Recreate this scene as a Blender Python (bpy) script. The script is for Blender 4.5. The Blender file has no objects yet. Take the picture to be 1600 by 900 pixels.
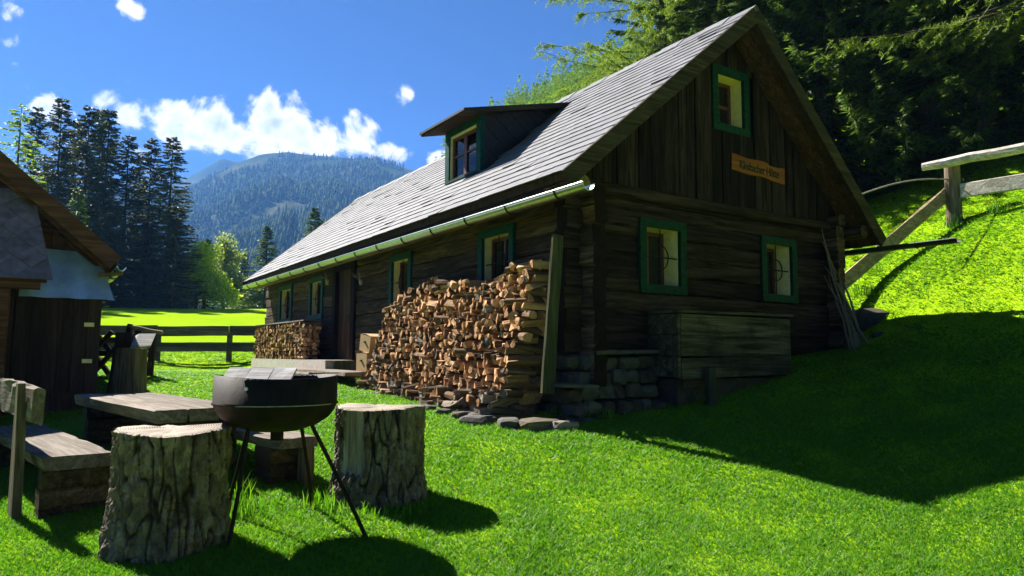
import bpy, math, random
import numpy as np
from mathutils import Vector, Matrix, noise as mn

R = math.radians
random.seed(7)
rng = np.random.default_rng(11)
scene = bpy.context.scene
COL = scene.collection

# ------------------------------------------------------------------ camera, sky, sun, exposure
EYE = Vector((0, 0, 1.25))
PITCH, ROLL = R(5.449), R(-0.352)
cam_d = bpy.data.cameras.new('camera')
cam = bpy.data.objects.new('camera', cam_d)
COL.objects.link(cam)
cam_d.sensor_width = 36
cam_d.lens = 1116.48 / 1600 * 36
cam_d.clip_start = 0.05
cam_d.clip_end = 12000
fw = Vector((0, math.cos(PITCH), math.sin(PITCH)))
up0 = Vector((0, -math.sin(PITCH), math.cos(PITCH)))
rt0 = Vector((1, 0, 0))
rt = rt0 * math.cos(ROLL) - up0 * math.sin(ROLL)
up = rt0 * math.sin(ROLL) + up0 * math.cos(ROLL)
mw = Matrix((rt, up, -fw)).transposed().to_4x4()
mw.translation = EYE
cam.matrix_world = mw
scene.camera = cam

SUN_AZ, SUN_EL = R(50), R(43)          # to the left of straight ahead, above the horizon
SUN_DIR = Vector((-math.sin(SUN_AZ) * math.cos(SUN_EL), math.cos(SUN_AZ) * math.cos(SUN_EL), math.sin(SUN_EL)))
sun_d = bpy.data.lights.new('sun', 'SUN')
sun_d.energy = 5.0
sun_d.angle = R(0.53)
sun_d.color = (1.0, 0.95, 0.86)
sun = bpy.data.objects.new('sun', sun_d)
COL.objects.link(sun)
sun.rotation_euler = SUN_DIR.to_track_quat('Z', 'Y').to_euler()
SKY_STRENGTH = 0.05
scene.view_settings.view_transform = 'Standard'
scene.view_settings.look = 'None'
scene.view_settings.exposure = 1.9
scene.view_settings.gamma = 1.0
scene.view_settings.use_curve_mapping = False
scene.cycles.use_denoising = True
scene.cycles.max_bounces = 5
scene.cycles.diffuse_bounces = 2
scene.cycles.transparent_max_bounces = 6
scene.cycles.volume_bounces = 0
scene.cycles.caustics_reflective = False
scene.cycles.caustics_refractive = False


def mnode(nt, op, a, b=None, c=None, clamp=False):
    n = nt.nodes.new('ShaderNodeMath')
    n.operation = op
    n.use_clamp = clamp
    for i, v in enumerate((a, b, c)):
        if v is None:
            continue
        if isinstance(v, (int, float)):
            n.inputs[i].default_value = v
        else:
            nt.links.new(v, n.inputs[i])
    return n.outputs[0]


def build_world():
    w = bpy.data.worlds.new('World')
    scene.world = w
    w.use_nodes = True
    nt = w.node_tree
    nt.nodes.clear()
    out = nt.nodes.new('ShaderNodeOutputWorld')
    sky = nt.nodes.new('ShaderNodeTexSky')
    sky.sky_type = 'NISHITA'
    sky.sun_disc = False
    sky.sun_elevation = SUN_EL
    sky.sun_rotation = -SUN_AZ
    sky.altitude = 1500
    sky.air_density = 1.0
    sky.dust_density = 0.6
    sky.ozone_density = 3.0
    bg = nt.nodes.new('ShaderNodeBackground')
    bg.inputs['Strength'].default_value = SKY_STRENGTH
    tint = nt.nodes.new('ShaderNodeMix')
    tint.data_type = 'RGBA'
    tint.blend_type = 'MULTIPLY'
    tint.inputs[0].default_value = 1.0
    tint.inputs[7].default_value = (0.104, 0.212, 0.43, 1)
    nt.links.new(sky.outputs[0], tint.inputs[6])
    nt.links.new(tint.outputs[2], bg.inputs['Color'])
    # cumulus clouds, laid out by azimuth and elevation
    tc = nt.nodes.new('ShaderNodeTexCoord')
    sep = nt.nodes.new('ShaderNodeSeparateXYZ')
    nt.links.new(tc.outputs['Generated'], sep.inputs[0])
    az = mnode(nt, 'ARCTAN2', sep.outputs[0], sep.outputs[1])
    el = mnode(nt, 'ARCSINE', sep.outputs[2])
    nz = nt.nodes.new('ShaderNodeTexNoise')
    nz.inputs['Scale'].default_value = 15.0
    nz.inputs['Detail'].default_value = 9.0
    nz.inputs['Roughness'].default_value = 0.66
    nz.inputs['Distortion'].default_value = 0.4
    nt.links.new(tc.outputs['Generated'], nz.inputs['Vector'])
    nf = mnode(nt, 'SUBTRACT', nz.outputs['Fac'], 0.5)
    # (azimuth, elevation, half width, half height, weight) of the cloud banks, degrees
    banks = [(-19.3, 17.4, 4.2, 3.3, 1.0), (-17.0, 16.6, 4.0, 2.4, .95), (-22.6, 16.8, 3.6, 1.9, .9), (-26.0, 16.4, 4.4, 1.8, .85), (-29.2, 16.3, 2.6, 1.5, .75),
             (-12.4, 16.7, 2.6, 1.9, .8), (-10.4, 15.8, 2.4, 1.4, .75), (-9.0, 20.3, 2.2, 1.2, .66), (-33.2, 16.4, 2.0, 1.0, .7), (-5.9, 15.4, 1.5, 1.4, .75),
             (-29.0, 23.4, 1.7, 1.1, .6), (-29.8, 22.3, 1.6, .5, .5), (-35.9, 21.9, .9, .8, .5), (-36.1, 19.9, .8, .7, .45),
             (-60, 18, 9, 3, .8), (-95, 16, 8, 3, .75), (75, 17, 8, 3, .75), (120, 16, 10, 3, .8), (-150, 17, 9, 3, .8)]
    best = None
    for a, e, wa, we, wt in banks:
        dx = mnode(nt, 'DIVIDE', mnode(nt, 'SUBTRACT', az, R(a)), R(wa))
        dy = mnode(nt, 'DIVIDE', mnode(nt, 'SUBTRACT', el, R(e)), R(we))
        d = mnode(nt, 'ADD', mnode(nt, 'MULTIPLY', dx, dx), mnode(nt, 'MULTIPLY', dy, dy))
        m = mnode(nt, 'MULTIPLY', mnode(nt, 'SUBTRACT', 1.0, mnode(nt, 'SQRT', d)), wt)
        m = mnode(nt, 'MAXIMUM', m, -1.0)
        best = m if best is None else mnode(nt, 'MAXIMUM', best, m)
    vo = nt.nodes.new('ShaderNodeTexVoronoi')
    vo.feature = 'SMOOTH_F1'
    vo.inputs['Scale'].default_value = 26.0
    vo.inputs['Detail'].default_value = 2.0
    vo.inputs['Smoothness'].default_value = .35
    nt.links.new(tc.outputs['Generated'], vo.inputs['Vector'])
    puff = mnode(nt, 'MULTIPLY', mnode(nt, 'SUBTRACT', .76, vo.outputs['Distance']), .85)
    dens = mnode(nt, 'ADD', mnode(nt, 'ADD', best, puff), mnode(nt, 'MULTIPLY', nf, 3.0))
    mask = nt.nodes.new('ShaderNodeMapRange')
    mask.interpolation_type = 'SMOOTHSTEP'
    mask.inputs['From Min'].default_value = 0.02
    mask.inputs['From Max'].default_value = 0.58
    nt.links.new(dens, mask.inputs['Value'])
    nz2 = nt.nodes.new('ShaderNodeTexNoise')
    nz2.inputs['Scale'].default_value = 7.0
    nz2.inputs['Detail'].default_value = 5.0
    nt.links.new(tc.outputs['Generated'], nz2.inputs['Vector'])
    grey = nt.nodes.new('ShaderNodeMapRange')
    grey.inputs['From Min'].default_value = 0.55
    grey.inputs['From Max'].default_value = 1.35
    nt.links.new(mnode(nt, 'ADD', dens, mnode(nt, 'MULTIPLY', mnode(nt, 'SUBTRACT', nz2.outputs['Fac'], .5), 1.2)), grey.inputs['Value'])
    cc = nt.nodes.new('ShaderNodeMix')
    cc.data_type = 'RGBA'
    cc.inputs[6].default_value = (1.0, .94, .86, 1)
    cc.inputs[7].default_value = (0.50, 0.52, 0.58, 1)
    nt.links.new(grey.outputs[0], cc.inputs[0])
    bgc = nt.nodes.new('ShaderNodeBackground')
    bgc.inputs['Strength'].default_value = 0.385
    nt.links.new(cc.outputs[2], bgc.inputs['Color'])
    mix = nt.nodes.new('ShaderNodeMixShader')
    nt.links.new(mask.outputs[0], mix.inputs[0])
    nt.links.new(bg.outputs[0], mix.inputs[1])
    nt.links.new(bgc.outputs[0], mix.inputs[2])
    nt.links.new(mix.outputs[0], out.inputs[0])


build_world()


# ------------------------------------------------------------------ materials
def new_mat(name):
    m = bpy.data.materials.new(name)
    m.use_nodes = True
    nt = m.node_tree
    b = nt.nodes['Principled BSDF']
    return m, nt, b


def rand_value(nt):
    oi = nt.nodes.new('ShaderNodeObjectInfo')
    ge = nt.nodes.new('ShaderNodeNewGeometry')
    return mnode(nt, 'FRACT', mnode(nt, 'ADD', oi.outputs['Random'], ge.outputs['Random Per Island']))


def coords(nt, scale=(1, 1, 1), jitter=True):
    tc = nt.nodes.new('ShaderNodeTexCoord')
    mp = nt.nodes.new('ShaderNodeMapping')
    mp.inputs['Scale'].default_value = scale
    src = tc.outputs['Object']
    if jitter:
        r = rand_value(nt)
        cx = nt.nodes.new('ShaderNodeCombineXYZ')
        nt.links.new(mnode(nt, 'MULTIPLY', r, 17.0), cx.inputs[0])
        nt.links.new(mnode(nt, 'MULTIPLY', r, 31.0), cx.inputs[1])
        nt.links.new(mnode(nt, 'MULTIPLY', r, 23.0), cx.inputs[2])
        va = nt.nodes.new('ShaderNodeVectorMath')
        nt.links.new(src, va.inputs[0])
        nt.links.new(cx.outputs[0], va.inputs[1])
        src = va.outputs[0]
    nt.links.new(src, mp.inputs['Vector'])
    return mp.outputs[0]


def noise_node(nt, vec, scale, detail=4, rough=.55, dist=0.):
    n = nt.nodes.new('ShaderNodeTexNoise')
    n.inputs['Scale'].default_value = scale
    n.inputs['Detail'].default_value = detail
    n.inputs['Roughness'].default_value = rough
    n.inputs['Distortion'].default_value = dist
    nt.links.new(vec, n.inputs['Vector'])
    return n.outputs['Fac']


def ramp(nt, fac, stops):
    r = nt.nodes.new('ShaderNodeValToRGB')
    el = r.color_ramp.elements
    while len(el) < len(stops):
        el.new(0.5)
    for e, (p, c) in zip(el, stops):
        e.position = p
        e.color = (*c, 1)
    nt.links.new(fac, r.inputs[0])
    return r.outputs[0]


def mixc(nt, fac, a, b, mode='MIX'):
    m = nt.nodes.new('ShaderNodeMix')
    m.data_type = 'RGBA'
    m.blend_type = mode
    for s, v in ((m.inputs[0], fac), (m.inputs[6], a), (m.inputs[7], b)):
        if isinstance(v, (int, float)):
            s.default_value = v
        elif isinstance(v, tuple):
            s.default_value = (*v, 1)
        else:
            nt.links.new(v, s)
    return m.outputs[2]


def bump(nt, b, h, strength=.3, dist=.01):
    n = nt.nodes.new('ShaderNodeBump')
    n.inputs['Strength'].default_value = strength
    n.inputs['Distance'].default_value = dist
    nt.links.new(h, n.inputs['Height'])
    nt.links.new(n.outputs[0], b.inputs['Normal'])


def scale_col(nt, col, lo, hi, fac):
    v = nt.nodes.new('ShaderNodeMapRange')
    v.inputs['To Min'].default_value = lo
    v.inputs['To Max'].default_value = hi
    nt.links.new(fac, v.inputs['Value'])
    h = nt.nodes.new('ShaderNodeHueSaturation')
    nt.links.new(v.outputs[0], h.inputs['Value'])
    nt.links.new(col, h.inputs['Color'])
    return h.outputs[0]


def wood(name, dark, light, axis='X', grain=16., rough=.8, bmp=.5, vary=(.65, 1.25), stain=None, spec=.08):
    m, nt, b = new_mat(name)
    sc = [grain] * 3
    sc['XYZ'.index(axis)] = grain * .06
    v = coords(nt, tuple(sc))
    g = noise_node(nt, v, 1.0, 6, .62, 1.2)
    g2 = noise_node(nt, v, 5.0, 3, .6)
    gg = mnode(nt, 'ADD', mnode(nt, 'MULTIPLY', g, .7), mnode(nt, 'MULTIPLY', g2, .3))
    col = ramp(nt, gg, [(.36, dark), (.5, tuple(a * .6 + c * .4 for a, c in zip(dark, light))), (.63, light)])
    col = scale_col(nt, col, vary[0], vary[1], rand_value(nt))
    if stain:
        s = noise_node(nt, coords(nt, (1, 1, 1), False), 2.2, 5, .65)
        sf = ramp(nt, s, [(.46, (0, 0, 0)), (.64, (1, 1, 1))])
        col = mixc(nt, mnode(nt, 'MULTIPLY', sf, .75), col, stain)
    nt.links.new(col, b.inputs['Base Color'])
    b.inputs['Roughness'].default_value = rough
    b.inputs['Specular IOR Level'].default_value = spec
    bump(nt, b, gg, bmp, .012)
    return m


def plain(name, col, rough=.6, metal=0., nscale=20., namt=.25, bmp=.1, spec=.4):
    m, nt, b = new_mat(name)
    n = noise_node(nt, coords(nt), nscale, 5, .6)
    c = ramp(nt, n, [(.3, tuple(x * (1 - namt) for x in col)), (.7, tuple(min(1, x * (1 + namt)) for x in col))])
    nt.links.new(c, b.inputs['Base Color'])
    b.inputs['Roughness'].default_value = rough
    b.inputs['Metallic'].default_value = metal
    b.inputs['Specular IOR Level'].default_value = spec
    bump(nt, b, n, bmp, .01)
    return m


def leaf(name, c_dark, c_light, transl=.35, rough=.55, attr=None, spec=.25):
    c_dark, c_light = tuple(x * .76 for x in c_dark), tuple(x * .76 for x in c_light)
    m, nt, b = new_mat(name)
    if attr:
        at = nt.nodes.new('ShaderNodeAttribute')
        at.attribute_name = attr
        f = at.outputs['Fac']
    else:
        f = rand_value(nt)
    col = ramp(nt, f, [(0., c_dark), (1., c_light)] if not attr else [(0., c_dark), (.90, c_light), (1., (.15, .18, .04))])
    oi = nt.nodes.new('ShaderNodeObjectInfo')
    col = scale_col(nt, col, .8, 1.2, oi.outputs['Random'])
    nt.links.new(col, b.inputs['Base Color'])
    b.inputs['Roughness'].default_value = rough
    b.inputs['Specular IOR Level'].default_value = spec
    tr = nt.nodes.new('ShaderNodeBsdfTranslucent')
    bright = mixc(nt, 1.0, col, (1.25, 1.25, .7), 'MULTIPLY')
    nt.links.new(bright, tr.inputs['Color'])
    mx = nt.nodes.new('ShaderNodeMixShader')
    mx.inputs[0].default_value = transl
    nt.links.new(b.outputs[0], mx.inputs[1])
    nt.links.new(tr.outputs[0], mx.inputs[2])
    nt.links.new(mx.outputs[0], nt.nodes['Material Output'].inputs['Surface'])
    return m


MT = {}
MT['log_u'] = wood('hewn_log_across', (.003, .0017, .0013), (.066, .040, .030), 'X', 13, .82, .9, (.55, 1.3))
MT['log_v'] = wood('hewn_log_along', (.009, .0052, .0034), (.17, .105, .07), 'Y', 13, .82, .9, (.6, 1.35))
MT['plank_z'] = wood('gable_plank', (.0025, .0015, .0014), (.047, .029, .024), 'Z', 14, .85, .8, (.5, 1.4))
MT['verge'] = wood('weathered_board', (.018, .013, .009), (.075, .058, .040), 'X', 12, .85, .7, (.7, 1.2))
MT['soffit'] = wood('brown_soffit', (.028, .015, .009), (.12, .064, .034), 'X', 12, .8, .6, (.7, 1.2))
MT['eave_log'] = wood('bounce_yellow_log', (.09, .06, .02), (.28, .20, .08), 'Y', 10, .8, .6)  # yellow of reflected light painted into the log colour
MT['door'] = wood('door_wood', (.03, .016, .009), (.13, .065, .034), 'Z', 12, .75, .6, (.7, 1.2))
MT['grey_x'] = wood('silvered_wood_x', (.074, .058, .043), (.245, .208, .170), 'X', 11, .8, .8, (.8, 1.15))
MT['grey_z'] = wood('silvered_wood_z', (.076, .057, .038), (.26, .205, .145), 'Z', 11, .8, .8, (.8, 1.15))
MT['crib'] = wood('crib_wood', (.030, .020, .012), (.13, .09, .055), 'X', 11, .85, .8, (.7, 1.3))
MT['fence'] = wood('fence_wood', (.035, .032, .032), (.135, .122, .115), 'X', 10, .85, .7)
MT['rail'] = wood('bleached_rail', (.30, .25, .20), (.70, .65, .58), 'X', 9, .8, .8, (.9, 1.1))
MT['brace'] = wood('brace_wood', (.16, .11, .06), (.44, .34, .20), 'X', 9, .8, .8, (.9, 1.1))
MT['mossy_z'] = wood('mossy_plank', (.035, .036, .018), (.14, .135, .075), 'Z', 11, .9, .7)
MT['trough'] = wood('trough_plank', (.022, .018, .011), (.17, .145, .095), 'X', 10, .9, .7, (.7, 1.2), stain=(.018, .018, .012))
MT['shed_dark'] = wood('shed_plank', (.020, .011, .009), (.070, .040, .032), 'Z', 13, .8, .6, (.6, 1.3))
MT['shed_red'] = wood('shed_board', (.045, .020, .012), (.155, .070, .042), 'X', 12, .75, .6, (.8, 1.2))
MT['sign'] = wood('sign_wood', (.17, .050, .014), (.31, .105, .032), 'X', 9, .6, .3, (.95, 1.05))
MT['split'] = wood('split_wood', (.27, .135, .058), (.72, .44, .23), 'X', 22, .75, .6, (.35, 1.2))
MT['end'] = wood('cut_end', (.40, .18, .07), (.78, .46, .24), 'Y', 10, .75, .5, (.35, 1.2))
MT['logbark'] = wood('log_bark', (.05, .030, .018), (.30, .185, .10), 'X', 18, .9, .9, (.5, 1.3))
MT['old_split'] = wood('old_wood', (.11, .088, .066), (.34, .28, .21), 'X', 22, .85, .7, (.45, 1.25))
MT['green'] = plain('green_paint', (.0045, .034, .024), .6, 0, 18, .55, .2, spec=.08)
MT['teal'] = plain('teal_paint', (.009, .058, .056), .6, 0, 18, .5, .2, spec=.1)
MT['cream'] = plain('cream_paint', (.84, .70, .34), .6, 0, 12, .12, .1)
MT['redsash'] = plain('red_sash', (.11, .034, .020), .5, 0, 25, .3, .15)
MT['iron'] = plain('black_iron', (.012, .011, .010), .6, .6, 30, .4, .2)
MT['rust'] = plain('sooty_steel', (.020, .016, .014), .62, .35, 9, .55, .25)
_m, _nt, _b = new_mat('sooty_rusty_steel')
_n = noise_node(_nt, coords(_nt, (1, 1, .6)), 5, 7, .7)
_c = ramp(_nt, _n, [(.38, (.007, .006, .0055)), (.56, (.020, .013, .010)), (.72, (.055, .025, .014))])
_nt.links.new(_c, _b.inputs['Base Color'])
_b.inputs['Roughness'].default_value = .6
_b.inputs['Specular IOR Level'].default_value = .12
bump(_nt, _b, _n, .3, .01)
MT['rust'] = _m
MT['zinc'] = plain('zinc', (.52, .56, .55), .30, 1.0, 14, .15, .04)
MT['darkzinc'] = plain('dark_gutter', (.055, .06, .06), .45, .6, 14, .3, .05)
MT['sheet'] = plain('sheet_metal', (.36, .47, .72), .40, .50, 3.5, .28, .06)  # blue of the reflected sky mixed into the metal colour
MT['concrete'] = plain('pale_concrete', (.40, .36, .30), .9, 0, 14, .2, .3)
MT['stone'] = plain('grey_stone', (.062, .056, .049), .9, 0, 9, .5, .6)
MT['brownstone'] = plain('brown_stone', (.046, .035, .026), .9, 0, 9, .5, .6)
MT['card'] = plain('cardboard', (.42, .27, .125), .8, 0, 6, .08, .05)
MT['pale'] = wood('pale_wood', (.22, .21, .20), (.46, .45, .435), 'X', 14, .8, .6, (.95, 1.05))
MT['curtain'] = plain('curtain', (.62, .62, .58), .9, 0, 10, .12, .1)
MT['black'] = plain('dark_inside', (.01, .009, .008), .9, 0, 5, .1, 0)
MT['ink'] = plain('sign_ink', (.02, .012, .008), .7, 0, 20, .1, 0)
MT['twig'] = plain('dry_twig', (.16, .12, .085), .9, 0, 30, .4, .4)
MT['bark'] = wood('spruce_bark', (.03, .022, .018), (.14, .105, .08), 'Z', 7, .95, .9)
MT['deadtwig'] = plain('grey_twig', (.26, .23, .21), .9, 0, 30, .3, .2)
MT['slate'] = None
MT['logend'] = plain('log_end_grain', (.016, .010, .007), .9, 0, 14, .5, .5, spec=.05)


def slate_mat(name, lo, hi, rough):
    m, nt, b = new_mat(name)
    n = noise_node(nt, coords(nt), 9, 6, .65)
    col = ramp(nt, n, [(.3, lo), (.72, hi)])
    col = scale_col(nt, col, .82, 1.12, rand_value(nt))
    nt.links.new(col, b.inputs['Base Color'])
    b.inputs['Roughness'].default_value = rough
    b.inputs['Specular IOR Level'].default_value = .22
    bump(nt, b, n, .25, .01)
    return m


MT['slate'] = slate_mat('pale_slate', (.095, .097, .112), (.165, .166, .182), .78)
MT['slate_sky_tint'] = slate_mat('sky_tinted_slate', (.085, .066, .115), (.20, .165, .26), .42)  # violet sheen of the sky put into the slate colour
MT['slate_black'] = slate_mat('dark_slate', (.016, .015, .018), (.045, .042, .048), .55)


def glass_mat():
    m, nt, b = new_mat('window_glass')
    b.inputs['Base Color'].default_value = (.012, .014, .014, 1)
    b.inputs['Roughness'].default_value = .06
    b.inputs['Specular IOR Level'].default_value = .6
    n = noise_node(nt, coords(nt), 3, 2)
    bump(nt, b, n, .03, .02)
    return m


MT['glass'] = glass_mat()
MT['clear'] = None


def clear_glass():
    m, nt, b = new_mat('clear_glass')
    b.inputs['Base Color'].default_value = (.9, .92, .92, 1)
    b.inputs['Roughness'].default_value = .05
    tr = nt.nodes.new('ShaderNodeBsdfTransparent')
    mx = nt.nodes.new('ShaderNodeMixShader')
    fr = nt.nodes.new('ShaderNodeFresnel')
    gl = nt.nodes.new('ShaderNodeBsdfGlossy')
    gl.inputs['Roughness'].default_value = .04
    nt.links.new(fr.outputs[0], mx.inputs[0])
    nt.links.new(tr.outputs[0], mx.inputs[1])
    nt.links.new(gl.outputs[0], mx.inputs[2])
    nt.links.new(mx.outputs[0], nt.nodes['Material Output'].inputs['Surface'])
    return m


MT['clear'] = clear_glass()
MT['grass'] = leaf('grass_blade', (.046, .195, .010), (.175, .385, .020), .5, .5, 'tint')
MT['weed'] = leaf('weed_leaf', (.07, .17, .015), (.20, .34, .04), .4)
MT['spruce'] = leaf('spruce_needles', (.022, .036, .013), (.16, .185, .055), .30, .55)
MT['spruce_near'] = leaf('spruce_needles_near', (.010, .028, .008), (.17, .28, .06), .45, .5)
MT['larch'] = leaf('larch_needles', (.12, .23, .025), (.34, .46, .07), .55, .5)
MT['leafy'] = leaf('broad_leaves', (.24, .38, .025), (.62, .70, .07), .6, .5)
MT['palegreen'] = leaf('pale_leaves', (.20, .29, .10), (.42, .50, .22), .5, .5)
MT['midgreen'] = leaf('mid_spruce', (.05, .11, .02), (.17, .26, .05), .35, .5)
MT['farforest'] = leaf('far_forest_needles', (.007, .018, .010), (.11, .15, .055), .04, .95, spec=0.)
MT['hillforest'] = leaf('hill_forest_needles', (.08, .17, .02), (.26, .38, .055), .3, .5)


def ground_mat():
    m, nt, b = new_mat('meadow_grass')
    v = coords(nt, (1, 1, 1), False)
    n1 = noise_node(nt, v, .35, 6, .6)
    n2 = noise_node(nt, v, 3., 6, .75)
    n3 = noise_node(nt, v, 30., 4, .75)
    f = mnode(nt, 'ADD', mnode(nt, 'ADD', mnode(nt, 'MULTIPLY', n1, .35), mnode(nt, 'MULTIPLY', n2, .35)), mnode(nt, 'MULTIPLY', n3, .3))
    col = ramp(nt, f, [(.34, (.14, .25, .007)), (.5, (.22, .36, .008)), (.66, (.30, .42, .012))])
    nt.links.new(col, b.inputs['Base Color'])
    b.inputs['Roughness'].default_value = .85
    b.inputs['Specular IOR Level'].default_value = 0.
    bump(nt, b, f, .9, .08)
    return m


def mountain_mat():
    m, nt, b = new_mat('mountain_ground')
    v = coords(nt, (1, 1, 1), False)
    n1 = noise_node(nt, v, .012, 8, .65)
    col = ramp(nt, n1, [(.35, (.022, .035, .014)), (.54, (.05, .065, .028)), (.70, (.12, .105, .075))])
    nt.links.new(col, b.inputs['Base Color'])
    b.inputs['Roughness'].default_value = 1.
    b.inputs['Specular IOR Level'].default_value = 0.
    bump(nt, b, n1, .8, 6.)
    return m


MT['ground'] = ground_mat()
MT['mountain'] = mountain_mat()


def bark_mat():
    m, nt, b = new_mat('thick_bark')
    at = nt.nodes.new('ShaderNodeAttribute')
    at.attribute_name = 'plate'
    v = coords(nt, (1, 1, .45))
    n = noise_node(nt, v, 16, 7, .7, .6)
    n2 = noise_node(nt, v, 3.2, 4, .6)
    col = ramp(nt, n, [(.3, (.045, .033, .026)), (.5, (.13, .098, .076)), (.72, (.30, .25, .205))])
    lichen = mixc(nt, ramp(nt, n2, [(.56, (0, 0, 0)), (.68, (.6, .6, .6))]), col, (.17, .175, .105))
    red = mixc(nt, ramp(nt, at.outputs['Fac'], [(.05, (1, 1, 1)), (.55, (0, 0, 0))]), lichen, (.022, .015, .011))
    nt.links.new(red, b.inputs['Base Color'])
    b.inputs['Roughness'].default_value = .92
    b.inputs['Specular IOR Level'].default_value = .2
    bump(nt, b, n, .8, .012)
    return m


def endgrain_mat():
    m, nt, b = new_mat('stump_end_grain')
    tc = nt.nodes.new('ShaderNodeTexCoord')
    w = nt.nodes.new('ShaderNodeTexWave')
    w.wave_type = 'RINGS'
    w.rings_direction = 'Z'
    w.inputs['Scale'].default_value = 22
    w.inputs['Distortion'].default_value = 3.5
    w.inputs['Detail'].default_value = 4
    nt.links.new(tc.outputs['Object'], w.inputs['Vector'])
    n = noise_node(nt, tc.outputs['Object'], 5, 5, .6)
    f = mnode(nt, 'ADD', mnode(nt, 'MULTIPLY', w.outputs['Fac'], .3), mnode(nt, 'MULTIPLY', n, .7))
    col = ramp(nt, f, [(.3, (.085, .06, .04)), (.5, (.20, .155, .108)), (.7, (.33, .28, .215))])
    sp = nt.nodes.new('ShaderNodeSeparateXYZ')
    nt.links.new(tc.outputs['Object'], sp.inputs[0])
    cb = nt.nodes.new('ShaderNodeCombineXYZ')
    nt.links.new(mnode(nt, 'MULTIPLY', mnode(nt, 'ARCTAN2', sp.outputs[1], sp.outputs[0]), 4.0), cb.inputs[0])
    nt.links.new(mnode(nt, 'MULTIPLY', n, 1.0), cb.inputs[1])
    cr = noise_node(nt, cb.outputs[0], 2.2, 2, .5)
    col = mixc(nt, ramp(nt, cr, [(.66, (0, 0, 0)), (.70, (.85, .85, .85))]), col, (.05, .036, .025))
    nt.links.new(col, b.inputs['Base Color'])
    b.inputs['Roughness'].default_value = .85
    bump(nt, b, f, .4, .01)
    return m


MT['thickbark'] = bark_mat()
MT['endgrain'] = endgrain_mat()


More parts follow.
